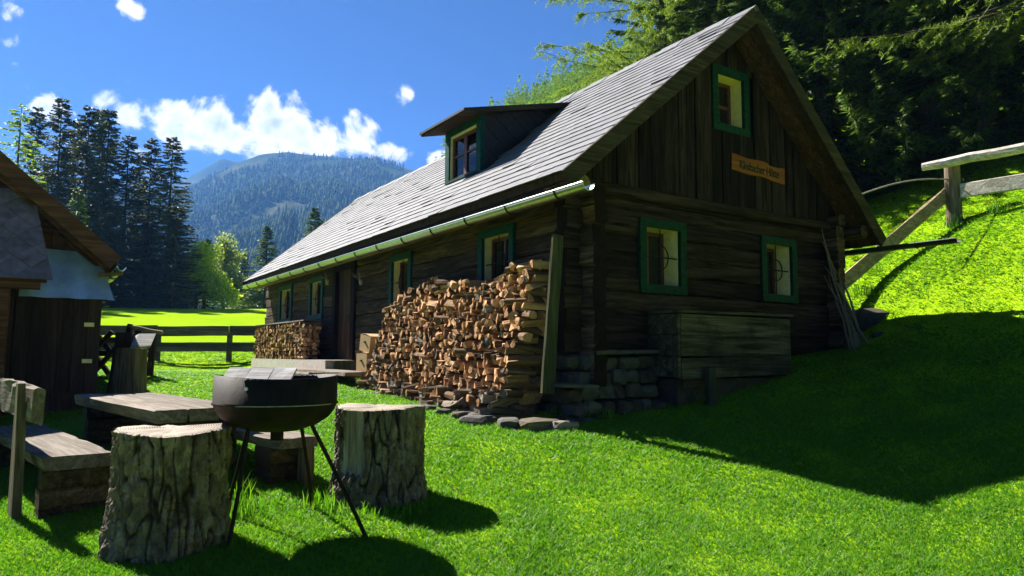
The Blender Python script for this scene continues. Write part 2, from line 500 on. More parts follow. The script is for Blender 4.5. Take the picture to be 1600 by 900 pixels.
# ------------------------------------------------------------------ mesh helpers
class MB:
    def __init__(self):
        self.v, self.f, self.m = [], [], []

    def add(self, vs, fs, mi=0):
        o = len(self.v)
        self.v += [tuple(p) for p in vs]
        for f in fs:
            self.f.append(tuple(i + o for i in f))
            self.m.append(mi)

    def box(self, lo, hi, mi=0):
        x0, y0, z0 = lo
        x1, y1, z1 = hi
        self.add([(x0, y0, z0), (x1, y0, z0), (x1, y1, z0), (x0, y1, z0), (x0, y0, z1), (x1, y0, z1), (x1, y1, z1), (x0, y1, z1)],
                 [(0, 3, 2, 1), (4, 5, 6, 7), (0, 1, 5, 4), (1, 2, 6, 5), (2, 3, 7, 6), (3, 0, 4, 7)], mi)

    def beam(self, p0, p1, w, h, upv=(0, 0, 1), n=1, ch=.15, jit=0., taper=1., seed=0, mi=0, mend=None):
        """chamfered timber from p0 to p1; w sideways, h along upv"""
        p0, p1 = Vector(p0), Vector(p1)
        d = (p1 - p0).normalized()
        u = Vector(upv)
        u = (u - d * u.dot(d)).normalized()
        s = d.cross(u)
        rr = random.Random(seed)
        cw = ch * min(w, h)
        prof = [(w / 2, h / 2 - cw), (w / 2 - cw, h / 2), (-w / 2 + cw, h / 2), (-w / 2, h / 2 - cw),
                (-w / 2, -h / 2 + cw), (-w / 2 + cw, -h / 2), (w / 2 - cw, -h / 2), (w / 2, -h / 2 + cw)]
        vs, fs = [], []
        for i in range(n + 1):
            t = i / n
            k = 1 + (taper - 1) * t
            c = p0.lerp(p1, t)
            for a, b in prof:
                vs.append(c + s * (a * k + rr.uniform(-jit, jit)) + u * (b * k + rr.uniform(-jit, jit)))
        for i in range(n):
            for j in range(8):
                fs.append((i * 8 + j, i * 8 + (j + 1) % 8, (i + 1) * 8 + (j + 1) % 8, (i + 1) * 8 + j))
        self.add(vs, fs, mi)
        o = len(self.v) - len(vs)
        me = mi if mend is None else mend
        self.f.append(tuple(o + j for j in range(7, -1, -1)))
        self.m.append(me)
        self.f.append(tuple(o + n * 8 + j for j in range(8)))
        self.m.append(me)

    def tube(self, pts, rad, seg=8, mi=0, cap=True, jit=0., seed=0):
        pts = [Vector(p) for p in pts]
        rr = random.Random(seed)
        if isinstance(rad, (int, float)):
            rad = [rad] * len(pts)
        vs, fs = [], []
        prev = None
        for i, p in enumerate(pts):
            d = (pts[min(i + 1, len(pts) - 1)] - pts[max(i - 1, 0)]).normalized()
            if prev is None:
                a = Vector((0, 0, 1)) if abs(d.z) < .9 else Vector((1, 0, 0))
                prev = (a - d * a.dot(d)).normalized()
            prev = (prev - d * prev.dot(d)).normalized()
            q = d.cross(prev)
            for j in range(seg):
                t = 2 * math.pi * j / seg
                k = rad[i] * (1 + rr.uniform(-jit, jit))
                vs.append(p + prev * math.cos(t) * k + q * math.sin(t) * k)
        for i in range(len(pts) - 1):
            for j in range(seg):
                fs.append((i * seg + j, i * seg + (j + 1) % seg, (i + 1) * seg + (j + 1) % seg, (i + 1) * seg + j))
        if cap:
            fs.append(tuple(range(seg - 1, -1, -1)))
            fs.append(tuple((len(pts) - 1) * seg + j for j in range(seg)))
        self.add(vs, fs, mi)

    def poly_prism(self, poly, off, mi=0):
        """closed prism: polygon of 3D points pushed by the vector off"""
        n = len(poly)
        a = [Vector(p) for p in poly]
        b = [p + Vector(off) for p in a]
        self.add(a + b, [tuple(range(n - 1, -1, -1)), tuple(range(n, 2 * n))] + [(i, (i + 1) % n, (i + 1) % n + n, i + n) for i in range(n)], mi)

    def rock(self, c, size, seed, mi=0):
        rr = random.Random(seed)
        t = (1 + 5 ** .5) / 2
        vs = [Vector(p).normalized() for p in [(-1, t, 0), (1, t, 0), (-1, -t, 0), (1, -t, 0), (0, -1, t), (0, 1, t), (0, -1, -t), (0, 1, -t), (t, 0, -1), (t, 0, 1), (-t, 0, -1), (-t, 0, 1)]]
        fs = [(0, 11, 5), (0, 5, 1), (0, 1, 7), (0, 7, 10), (0, 10, 11), (1, 5, 9), (5, 11, 4), (11, 10, 2), (10, 7, 6), (7, 1, 8), (3, 9, 4), (3, 4, 2), (3, 2, 6), (3, 6, 8), (3, 8, 9), (4, 9, 5), (2, 4, 11), (6, 2, 10), (8, 6, 7), (9, 8, 1)]
        mid, nf = {}, []

        def mp(i, j):
            k = (min(i, j), max(i, j))
            if k not in mid:
                vs.append(((vs[i] + vs[j]) / 2).normalized())
                mid[k] = len(vs) - 1
            return mid[k]
        for a, b, d in fs:
            x, y, z = mp(a, b), mp(b, d), mp(d, a)
            nf += [(a, x, z), (b, y, x), (d, z, y), (x, y, z)]
        out = []
        off = Vector((rr.random() * 50, rr.random() * 50, rr.random() * 50))
        for p in vs:
            q = Vector([math.copysign(abs(x) ** .6, x) for x in p])
            k = 1 + .28 * mn.noise(p * 1.6 + off)
            out.append((c[0] + q.x * size[0] * k, c[1] + q.y * size[1] * k, c[2] + q.z * size[2] * k))
        self.add(out, nf, mi)

    def mesh(self, name, mats, smooth=False):
        me = bpy.data.meshes.new(name)
        me.from_pydata(self.v, [], self.f)
        for m in (mats if isinstance(mats, (list, tuple)) else [mats]):
            me.materials.append(MT[m])
        if any(self.m):
            me.polygons.foreach_set('material_index', self.m)
        if smooth:
            me.polygons.foreach_set('use_smooth', [True] * len(self.f))
        me.update()
        return me

    def build(self, name, mats, parent=None, smooth=False):
        o = bpy.data.objects.new(name, self.mesh(name, mats, smooth))
        COL.objects.link(o)
        o.parent = parent
        return o


def empty(name, loc=(0, 0, 0), rz=0., parent=None):
    o = bpy.data.objects.new(name, None)
    COL.objects.link(o)
    o.location = loc
    o.rotation_euler = (0, 0, rz)
    o.parent = parent
    o.empty_display_size = .1
    return o


def tag(o, label=None, cat=None, group=None, kind=None):
    for k, v in (('label', label), ('category', cat), ('group', group), ('kind', kind)):
        if v:
            o[k] = v
    return o


def fast_mesh(name, verts, faces_n, nper, mats, tint=None, smooth=False):
    """numpy mesh: verts (N,3), faces of nper corners given as index array (M,nper)"""
    me = bpy.data.meshes.new(name)
    nv, nf = len(verts), len(faces_n)
    me.vertices.add(nv)
    me.vertices.foreach_set('co', np.ascontiguousarray(verts, dtype=np.float32).ravel())
    me.loops.add(nf * nper)
    me.loops.foreach_set('vertex_index', np.ascontiguousarray(faces_n, dtype=np.int32).ravel())
    me.polygons.add(nf)
    me.polygons.foreach_set('loop_start', np.arange(0, nf * nper, nper, dtype=np.int32))
    if smooth:
        me.polygons.foreach_set('use_smooth', np.ones(nf, dtype=bool))
    for m in mats:
        me.materials.append(MT[m])
    if tint is not None:
        a = me.attributes.new('tint', 'FLOAT', 'POINT')
        a.data.foreach_set('value', np.ascontiguousarray(tint, dtype=np.float32))
    me.update(calc_edges=True)
    me.validate()
    return me


def link(name, me, parent=None):
    o = bpy.data.objects.new(name, me)
    COL.objects.link(o)
    o.parent = parent
    return o


# ------------------------------------------------------------------ terrain
YAW = R(33.319)
CAB = Vector((.779, 7.997, .5))
cU = Vector((math.cos(YAW), math.sin(YAW), 0))
cV = Vector((-math.sin(YAW), math.cos(YAW), 0))


def cab(u, v, z):
    return CAB + cU * u + cV * v + Vector((0, 0, z))


GP = [(0, 0, -.45), (-6, 0, -.5), (6, 0, -.25), (2.9, 4.1, .08), (-2.8, 4.05, .07), (0, 4.1, .07), (-3.1, 4.9, .16), (-1, 5.4, .22), (-2.2, 6, .30), (2.83, 5.5, .23),
      (4.8, 6.8, .80), (3.95, 5.5, .47), (4.6, 4.6, .52), (6.2, 5., 1.15), (5.7, 8.0, 1.20), (6.8, 9.5, 1.92), (6.2, 11.5, 2.38), (5.3, 11.1, 1.55), (8.14, 13, 3.73), (8.73, 12, 3.82), (6.6, 14, 3.2),
      (-11.5, 20, 1.15), (-6.94, 20, 1.15), (-5.73, 10, .5), (-5.85, 11, .62), (-7, 13, .90), (-9, 9, .42), (-14, 12, .7),
      (-32, 60, 5.15), (-15, 60, 5.2), (-40, 30, 2.1), (-60, 60, 5.2), (-18, 40, 3.1), (-6, 40, 3.2),
      (0, -12, -1.6), (-20, -12, -1.6), (15, -10, 1.0), (12, 2, 2.6), (25, 2, 10), (14, 13, 6.8), (25, 13, 14), (50, 10, 28),
      (8, 30, 7.5), (15, 30, 12), (40, 30, 32), (-2, 30, 3.0), (0, 60, 8), (10, 60, 16), (25, 60, 26), (60, 60, 50),
      (-40, 80, 6.0), (-10, 80, 7), (-100, 80, 6), (-56, 150, 7), (-35, 150, 13), (-27, 150, 19), (-13.8, 150, 42), (-1.3, 150, 53.5), (13.4, 150, 60.5), (27, 150, 67), (54, 150, 76), (107, 150, 97), (200, 150, 120),
      (-100, 200, 10), (-250, 200, 15), (-250, 0, 2), (-250, 60, 6), (0, -60, -6), (-100, -60, -5), (100, -60, 25), (250, -60, 70), (250, 60, 100), (250, 300, 150), (-250, 500, 25), (0, 500, 50), (-100, 400, 18)]
for (u, v, z) in [(-.6, 0., .07), (1.4, -.55, .22), (4.6, -.1, .86), (3.0, -.55, .50), (3.8, -.05, .78), (-.6, 11.9, .36), (-.7, 6.6, .40), (-.9, 3.6, .22), (-.85, 1.2, .12), (-.7, 14, .40), (.2, 4, .25), (.5, 9, .38)]:
    p = cab(u, v, z)
    GP.append((p.x, p.y, p.z))
GP = np.array(GP, float)
S_ = 20.


def _phi(d2):
    return np.where(d2 > 1e-12, .5 * d2 * np.log(np.maximum(d2, 1e-12)), 0.)


def _fit():
    P = GP[:, :2] / S_
    n = len(P)
    d2 = ((P[:, None] - P[None]) ** 2).sum(2)
    A = np.zeros((n + 3, n + 3))
    A[:n, :n] = _phi(d2) + np.eye(n) * 2e-4
    A[:n, n] = 1
    A[:n, n + 1:] = P
    A[n:, :n] = A[:n, n:].T
    return np.linalg.solve(A, np.concatenate([GP[:, 2], [0, 0, 0]]))


_W = _fit()


def height(x, y):
    x, y = np.atleast_1d(np.asarray(x, float)), np.atleast_1d(np.asarray(y, float))
    out = np.empty(len(x))
    P = GP[:, :2] / S_
    n = len(P)
    for i in range(0, len(x), 20000):
        q = np.stack([x[i:i + 20000], y[i:i + 20000]], 1) / S_
        d2 = (q ** 2).sum(1)[:, None] + (P ** 2).sum(1)[None] - 2 * q @ P.T
        out[i:i + 20000] = _phi(np.maximum(d2, 0)) @ _W[:n] + _W[n] + q @ _W[n + 1:]
    return out


def hz(x, y):
    return float(height(x, y)[0])


def build_ground():
    t = np.linspace(-1, 1, 331)
    xs = 6 * t + 500 * np.sign(t) * np.abs(t) ** 4.2
    t = np.linspace(0, 1, 360)
    ys = -25 + 52 * t + 560 * np.maximum(0, t - .35) ** 3.2 / .65 ** 3.2
    X, Y = np.meshgrid(xs, ys)
    Z = height(X.ravel(), Y.ravel())
    # small unevenness of the turf
    nb = np.array([mn.noise((a * .8, b * .8, 0)) * .03 + mn.noise((a * 2.7, b * 2.7, 5)) * .010 for a, b in zip(X.ravel(), Y.ravel())])
    Z = Z + nb
    V = np.stack([X.ravel(), Y.ravel(), Z], 1)
    nx, ny = len(xs), len(ys)
    i = np.arange(nx * ny).reshape(ny, nx)
    F = np.stack([i[:-1, :-1], i[:-1, 1:], i[1:, 1:], i[1:, :-1]], -1).reshape(-1, 4)
    tag(link('ground', fast_mesh('ground', V, F, 4, ['ground'], smooth=True)), kind='structure')


build_ground()


def build_mountain():
    sky_px = [(-400, 330), (-100, 318), (150, 300), (280, 296), (310, 279), (345, 258), (372, 246), (395, 238), (440, 233), (520, 239), (590, 246), (650, 264), (720, 300), (820, 350), (1100, 420)]
    px = np.linspace(-400, 1100, 190)
    crest = np.interp(px, [a for a, b in sky_px], [(556 - b) / 1116. for a, b in sky_px])
    rr = np.linspace(330, 1500, 120)
    A, D = np.meshgrid((px - 800) / 1116., rr)
    C = np.broadcast_to(crest, A.shape)
    t = np.clip((D - 330) / (1250 - 330), 0, 1)
    prof = t ** 1.25
    back = np.clip((D - 1250) / 250, 0, 1)
    H = 8 + (C * 1250 - 8) * prof - back ** 1.5 * 60
    X, Y = A * D, D
    nb = np.array([mn.fractal((a * .006, b * .006, 3.3), 1.0, 2.1, 6) for a, b in zip(X.ravel(), Y.ravel())]).reshape(X.shape)
    H = H + nb * 30 * np.sin(np.pi * np.clip(t, 0, 1)) ** .8 + nb * 4
    V = np.stack([X.ravel(), Y.ravel(), H.ravel()], 1)
    ny, nx = X.shape
    i = np.arange(nx * ny).reshape(ny, nx)
    F = np.stack([i[:-1, :-1], i[:-1, 1:], i[1:, 1:], i[1:, :-1]], -1).reshape(-1, 4)
    tag(link('mountain', fast_mesh('mountain', V, F, 4, ['mountain'], smooth=True)), kind='structure')
    # the farther bare peak on the left
    px2 = np.linspace(100, 620, 110)
    c2 = np.interp(px2, [100, 270, 300, 318, 335, 350, 380, 450, 620], [(556 - b) / 1116. for b in (330, 282, 262, 252, 243, 245, 248, 262, 300)])
    rr = np.linspace(1300, 1760, 40)
    A, D = np.meshgrid((px2 - 800) / 1116., rr)
    t = np.clip((D - 1300) / 350, 0, 1)
    H = 150 + (np.broadcast_to(c2, A.shape) * 1650 - 150) * t - np.clip((D - 1650) / 110, 0, 1) * 50
    X, Y = A * D, D
    nb = np.array([mn.fractal((a * .006, b * .006, 8.3), 1.0, 2.1, 6) for a, b in zip(X.ravel(), Y.ravel())]).reshape(X.shape)
    H = H + nb * 10
    V = np.stack([X.ravel(), Y.ravel(), H.ravel()], 1)
    ny, nx = X.shape
    i = np.arange(nx * ny).reshape(ny, nx)
    F = np.stack([i[:-1, :-1], i[:-1, 1:], i[1:, 1:], i[1:, :-1]], -1).reshape(-1, 4)
    tag(link('mountain', fast_mesh('bare_peak', V, F, 4, ['mountain'], smooth=True)), kind='structure')
    return px, crest


def cone_trees(P, Hs, Rs, tiers=3, seg=6):
    """many low conifers as one numpy mesh: tiers of ragged cones"""
    n = len(P)
    vs, fs = [], []
    base = 0
    for k in range(tiers):
        z0 = .04 + .30 * k * (3 / tiers)
        z1 = min(1.0, z0 + .62 * (3 / tiers)) if k < tiers - 1 else 1.0
        r = 1.0 - .30 * k * (3 / tiers)
        ang = rng.uniform(0, 6.28, (n, 1)) + np.arange(seg)[None] * (2 * np.pi / seg)
        rad = Rs[:, None] * r * rng.uniform(.65, 1.25, (n, seg))
        zz = P[:, 2:3] + Hs[:, None] * (z0 + rng.uniform(-.05, .05, (n, seg)))
        ring = np.stack([P[:, 0:1] + np.cos(ang) * rad, P[:, 1:2] + np.sin(ang) * rad, zz], -1)
        apex = np.stack([P[:, 0], P[:, 1], P[:, 2] + Hs * z1], -1)[:, None]
        blk = np.concatenate([ring, apex], 1)
        idx = base + np.arange(n)[:, None] * (seg + 1)
        for j in range(seg):
            fs.append(np.stack([idx[:, 0] + j, idx[:, 0] + (j + 1) % seg, idx[:, 0] + seg], -1))
        vs.append(blk.reshape(-1, 3))
        base += n * (seg + 1)
    tint = np.concatenate([np.repeat(rng.uniform(0, 1, n), seg + 1)] * tiers) if False else None
    return np.concatenate(vs), np.concatenate(fs)


def mountain_forest():
    me = bpy.data.meshes['mountain']
    co = np.empty(len(me.vertices) * 3)
    me.vertices.foreach_get('co', co)
    co = co.reshape(120, 190, 3)
    n = 30000
    a = rng.uniform(0, 188.99, n)
    b = rng.beta(1.0, 1.15, n) * 101
    i, j = b.astype(int), a.astype(int)
    fa, fb = (a - j)[:, None], (b - i)[:, None]
    P = (co[i, j] * (1 - fa) + co[i, j + 1] * fa) * (1 - fb) + (co[i + 1, j] * (1 - fa) + co[i + 1, j + 1] * fa) * fb
    keep = np.array([mn.noise((p[0] * .010, p[1] * .010, 2.)) + .25 * mn.noise((p[0] * .05, p[1] * .05, 7.)) for p in P])
    hi = b / 101.
    ok = keep > np.where(hi > .90, .30, np.where(hi > .78, -.08, -.36))
    P = P[ok]
    Hs = rng.uniform(8, 19, len(P)) * (1 - .35 * hi[ok])
    Rs = Hs * rng.uniform(.16, .24, len(P))
    V, F = cone_trees(P, Hs, Rs, 4, 6)
    tag(link('far_forest', fast_mesh('far_forest', V, F, 3, ['farforest'])), 'dark conifer forest covering the far blue mountainside', 'forest', kind='stuff')


build_mountain()
mountain_forest()


def hillside_forest():
    n = 6500
    y = 60 + 108 * rng.uniform(0, 1, n) ** .7
    x = rng.uniform(-.16, .55, n) * y
    z = height(x, y)
    ok = (z > 10)
    x, y, z = x[ok], y[ok], z[ok]
    n = len(x)
    Hs = rng.uniform(1.8, 4.2, n) * np.where(rng.uniform(0, 1, n) < .12, 1.9, 1.)
    k = 48
    t = rng.uniform(0, 1, (n, k)) ** 1.35
    a = rng.uniform(0, 2 * np.pi, (n, k))
    rad = Hs[:, None] * (.23 * (1 - t) ** .8 + .01) * rng.uniform(.35, 1.15, (n, k))
    P = np.stack([x[:, None] + np.cos(a) * rad, y[:, None] + np.sin(a) * rad, z[:, None] + Hs[:, None] * t], -1).reshape(-1, 3)
    m = len(P)
    d = np.stack([np.cos(a).ravel(), np.sin(a).ravel(), rng.uniform(-.7, .3, m)], 1)
    b = np.stack([-np.sin(a).ravel(), np.cos(a).ravel(), rng.uniform(-.4, .4, m)], 1)
    sz = (np.repeat(Hs, k) * rng.uniform(.03, .07, m))[:, None]
    Q = np.stack([P - d * sz, P + b * sz * .6, P + d * sz * 1.2, P - b * sz * .6], 1).reshape(-1, 3)
    tag(link('hillside_wood', fast_mesh('hillside_wood', Q, np.arange(len(Q)).reshape(-1, 4), 4, ['hillforest'])), 'bright green young wood on the steep slope behind the cabin roof', 'wood', kind='stuff')


hillside_forest()

# ------------------------------------------------------------------ the log cabin
cabin = empty('log_cabin', CAB, YAW)
tag(cabin, 'long dark log cabin with pale shingle roof, dormer and green window frames', 'cabin')
UE, ZE, UR, ZR, URE, ZRE, WID, LEN = -.531, 2.721, 2.584, 5.354, 5.393, 2.616, 4.841, 13.331
VN, VF = -.43, 13.69
K1 = (ZR - ZE) / (UR - UE)
K2 = (ZR - ZRE) / (URE - UR)


def z_left(u):
    return ZE + (u - UE) * K1


def z_right(u):
    return ZR - (u - UR) * K2


def gP(a, out, z):
    return (a, -out, z)


def lP(a, out, z):
    return (-out, a, z)


def wbox(mb, Pf, a0, a1, o0, o1, z0, z1, mi=0):
    p, q = Pf(a0, o0, z0), Pf(a1, o1, z1)
    mb.box(tuple(min(x, y) for x, y in zip(p, q)), tuple(max(x, y) for x, y in zip(p, q)), mi)


GWIN = [(.874, 1.66, 1.517, 2.425), (3.132, 3.905, 1.517, 2.425)]
ATTIC = (2.213, 2.946, 3.758, 4.653)
LWIN = [(1.347, 2.231, 1.524, 2.467), (4.397, 5.271, 1.524, 2.467), (8.787, 9.729, 1.524, 2.467), (11.079, 12.17, 1.524, 2.467)]
DOOR = (6.895, 8.119, .655, 2.605)


def log_wall(parent, axis, a_lo, a_hi, courses, openings, mat, stag):
    s = 0
    for ci, (z0, z1) in enumerate(courses):
        cuts = sorted((o[0] + .03, o[1] - .03) for o in openings if o[2] < z1 - .05 and o[3] > z0 + .05)
        lo = a_lo + (random.uniform(-.03, .03) if stag else 0)
        hi = a_hi + random.uniform(-.03, .03)
        segs, cur = [], lo
        for c0, c1 in cuts:
            segs.append((cur, c0))
            cur = c1
        segs.append((cur, hi))
        for (s0, s1) in segs:
            if s1 - s0 < .06:
                continue
            s += 1
            mb = MB()
            zc, h = (z0 + z1) / 2, z1 - z0 + .012
            out = random.uniform(-.012, .012)
            P0 = (s0, .095 + out, zc) if axis == 'u' else (.095 + out, s0, zc)
            P1 = (s1, .095 + out, zc + random.uniform(-.008, .008)) if axis == 'u' else (.095 + out, s1, zc)
            mb.beam(P0, P1, .19, h, n=max(1, int((s1 - s0) / .28)), ch=.16, jit=.015, seed=ci * 17 + s, mend=1)
            mb.build('log', [mat, 'logend'], parent)


gable_wall = empty('gable_wall', parent=cabin)
zg = [.80, 1.045, 1.285, 1.517, 1.745, 1.97, 2.20, 2.425, 2.60, 2.76]
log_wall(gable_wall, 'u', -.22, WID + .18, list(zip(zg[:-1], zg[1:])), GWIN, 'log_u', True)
long_wall = empty('long_wall', parent=cabin)
zl = [.44, .66, .88, 1.09, 1.30, 1.524, 1.76, 2.0, 2.235, 2.467, 2.66]
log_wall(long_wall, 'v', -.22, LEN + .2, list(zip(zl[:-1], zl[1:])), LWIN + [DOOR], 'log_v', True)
for k, (z0, z1) in enumerate(zip(zg[:-1], zg[1:])):   # ends of the cross walls at the right corner
    mb = MB()
    mb.beam((WID - .09, -.2 + random.uniform(-.03, .03), (z0 + z1) / 2 + .1), (WID - .09, .1, (z0 + z1) / 2 + .1), .18, z1 - z0, n=2, ch=.14, jit=.01, seed=k)
    mb.build('log', 'log_v', gable_wall)
mb = MB()
mb.box((WID - .17, .2, .2), (WID - .02, LEN, 3.0))
mb.box((.02, LEN - .17, .2), (WID - .18, LEN - .02, 2.7))
mb.poly_prism([(-.1, LEN - .16, 2.7), (WID + .1, LEN - .16, 2.7), (UR, LEN - .16, ZR - .3)], (0, .1, 0))
mb.build('rear_wall', 'plank_z', cabin)
# floor of the loft keeps the rooms dark
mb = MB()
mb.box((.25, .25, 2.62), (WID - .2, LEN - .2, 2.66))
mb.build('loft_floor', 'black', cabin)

# vertical gable planks
gable = empty('gable_boarding', parent=cabin)
u, i = -.34, 0
while u < WID + .42:
    w = random.uniform(.135, .20)
    u1 = min(u + w, WID + .45)
    zt = min(z_left(u + .01), z_left(u1)) if u1 < UR else (min(z_right(u), z_right(u1)) if u > UR else min(z_left(u), z_right(u1)))
    zt = min(z_left((u + u1) / 2), z_right((u + u1) / 2)) - .09
    zb = 2.735 + random.uniform(-.03, .03)
    spans = [(zb, zt)]
    if u1 > ATTIC[0] + .03 and u < ATTIC[1] - .03:
        spans = [(zb, ATTIC[2] + .03), (ATTIC[3] - .03, zt)]
    for z0, z1 in spans:
        if z1 - z0 > .05:
            i += 1
            mb = MB()
            off = random.choice((0, .018)) + random.uniform(0, .006)
            uc = (u + u1) / 2
            mb.beam((uc, .0 - off, z0), (uc, .0 - off, z1), u1 - u - .006, .035, upv=(0, 1, 0), n=3, ch=.18, jit=.003, seed=i)
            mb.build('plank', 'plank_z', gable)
    u = u1
mb = MB()
mb.poly_prism([(-.4, .03, 2.70), (ATTIC[0], .03, 2.70), (ATTIC[0], .03, z_left(ATTIC[0]) - .22), (-.4, .03, z_left(-.4) - .22)], (0, .05, 0))
mb.poly_prism([(ATTIC[1], .03, 2.70), (WID + .4, .03, 2.70), (WID + .4, .03, z_right(WID + .4) - .22), (ATTIC[1], .03, z_right(ATTIC[1]) - .22)], (0, .05, 0))
mb.box((ATTIC[0], .03, 2.7), (ATTIC[1], .08, ATTIC[2]))
mb.poly_prism([(ATTIC[0], .03, ATTIC[3]), (ATTIC[1], .03, ATTIC[3]), (ATTIC[1], .03, z_right(ATTIC[1]) - .22), (UR, .03, ZR - .22), (ATTIC[0], .03, z_left(ATTIC[0]) - .22)], (0, .05, 0))
mb.build('backing_board', 'black', gable)
mb = MB()
mb.beam((-.3, -.03, 2.70), (WID + .35, -.03, 2.70), .10, .13, n=8, ch=.2, jit=.008, seed=5)
mb.build('sill_beam', 'log_u', gable)


def window(Pf, a0, a1, z0, z1, fmat, grille=True, fw_=.105, depth=.17, curtain=False, clear=False, sash='redsash'):
    w = empty('window', parent=cabin)
    mb = MB()
    f = fw_
    e = .0025
    wbox(mb, Pf, a0, a1, .0, .045, z1 - f, z1)
    wbox(mb, Pf, a0, a1, .0, .045, z0, z0 + f)
    wbox(mb, Pf, a0, a0 + f, -.01, .041, z0 + f, z1 - f)
    wbox(mb, Pf, a1 - f, a1, -.01, .041, z0 + f, z1 - f)
    mb.build('frame', fmat, w)
    mb = MB()
    wbox(mb, Pf, a0 + f - .03, a0 + f - e, -depth, .02, z0 + f - .03, z1 - f + .03)
    wbox(mb, Pf, a1 - f + e, a1 - f + .03, -depth, .02, z0 + f - .03, z1 - f + .03)
    wbox(mb, Pf, a0 + f - e, a1 - f + e, -depth, .02, z0 + f - .03, z0 + f - e)
    wbox(mb, Pf, a0 + f - e, a1 - f + e, -depth, .02, z1 - f + e, z1 - f + .03)
    mb.build('reveal', 'cream', w)
    b0, b1, c0, c1 = a0 + f, a1 - f, z0 + f, z1 - f
    mb = MB()
    s = .045
    wbox(mb, Pf, b0, b1, -depth + .005, -depth + .045, c0, c0 + s)
    wbox(mb, Pf, b0, b1, -depth + .005, -depth + .045, c1 - s, c1)
    for a in (b0, (b0 + b1) / 2 - s / 2, b1 - s):
        wbox(mb, Pf, a, a + s, -depth + .005, -depth + .047, c0 + s, c1 - s)
    if curtain:
        wbox(mb, Pf, b0 + s, b1 - s, -depth + .008, -depth + .04, (c0 + c1) / 2 - .018, (c0 + c1) / 2 + .018)
    mb.build('sash', sash, w)
    mb = MB()
    wbox(mb, Pf, b0, b1, -depth + .015, -depth + .02, c0, c1)
    mb.build('pane', 'clear' if curtain else 'glass', w)
    if curtain:
        for s0, s1 in ((b0 + .03, (b0 + b1) / 2 - .05), ((b0 + b1) / 2 + .05, b1 - .03)):
            mb = MB()
            n = 14
            pts = [Pf(s0 + (s1 - s0) * k / n, -depth - .05 + .015 * math.sin(k * 1.9), c0) for k in range(n + 1)]
            pt2 = [(p[0], p[1], c1) for p in pts]
            mb.add(pts + pt2, [(k, k + 1, k + n + 2, k + n + 1) for k in range(n)])
            mb.build('curtain', 'curtain', w, True)
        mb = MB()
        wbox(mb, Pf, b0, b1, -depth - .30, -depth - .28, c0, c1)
        mb.build('black_room_sheet', 'black', w)  # black sheet stands in for the unlit room behind the curtains
    if grille:
        mb = MB()
        ac, zc = (b0 + b1) / 2, (c0 + c1) / 2
        mb.tube([Pf(ac, -.03, c0), Pf(ac, -.03, c1)], .0085, 6)
        mb.tube([Pf(b0, -.035, zc), Pf(b1, -.035, zc)], .0085, 6)
        rr_ = (b1 - b0) * .235
        ring = [Pf(ac + rr_ * math.cos(t), -.028, zc + rr_ * 1.12 * math.sin(t)) for t in np.linspace(0, 2 * math.pi, 25)]
        mb.tube(ring, .0085, 6, cap=False)
        mb.build('iron_grille', 'iron', w)
    return w


for g in GWIN:
    window(gP, *g, 'green', depth=.30)
window(gP, *ATTIC, 'green', grille=False, curtain=True, depth=.24)
for g in LWIN:
    window(lP, *g, 'teal')

# door
door = empty('door', parent=cabin)
a0, a1, z0, z1 = DOOR
mb = MB()
wbox(mb, lP, a0, a0 + .17, -.02, .05, z0, z1)
wbox(mb, lP, a1 - .17, a1, -.02, .05, z0, z1)
wbox(mb, lP, a0 + .17, a1 - .17, -.02, .045, z1 - .14, z1)
mb.build('frame', 'plank_z', door)
for k in range(4):
    w = (a1 - a0 - .34) / 4
    mb = MB()
    b = a0 + .17 + w * (k + .5)
    mb.beam((.05, b, z0), (.05, b, z1 - .14), w - .006, .04, upv=(1, 0, 0), ch=.15)
    mb.build('plank', 'door', door)
mb = MB()
mb.tube([(.02, a0 + .28, 1.55), (-.03, a0 + .28, 1.55), (-.03, a0 + .28, 1.42), (.02, a0 + .28, 1.42)], .008, 6)
mb.build('handle', 'iron', door)

# roof
roof = empty('roof', parent=cabin)
TH = .10
mb = MB()
mb.poly_prism([(UE, VN, ZE - .02), (UR, VN, ZR - .02), (UR, VN, ZR - .02 - TH), (UE, VN, ZE - .02 - TH)], (0, VF - VN, 0))
mb.poly_prism([(UR, VN, ZR - .021), (URE, VN, ZRE - .02), (URE, VN, ZRE - .02 - TH), (UR, VN, ZR - .021 - TH)], (0, VF - VN, 0))
mb.build('roof_boards', 'soffit', roof)
mb = MB()
mb.poly_prism([(UR, VN - .02, ZR + .012), (URE + .03, VN - .02, ZRE - .02 + .012), (URE + .03, VN - .02, ZRE - .015), (UR, VN - .02, ZR - .015)], (0, VF - VN + .04, 0))
mb.build('far_slope_slates', 'slate', roof)
slope_len = math.hypot(UR - UE, ZR - ZE)
du, dz = (UR - UE) / slope_len, (ZR - ZE) / slope_len
nrm = Vector((-dz, 0, du))


def on_slope(s, v, off):
    return Vector((UE + du * s, v, ZE + dz * s)) + nrm * off


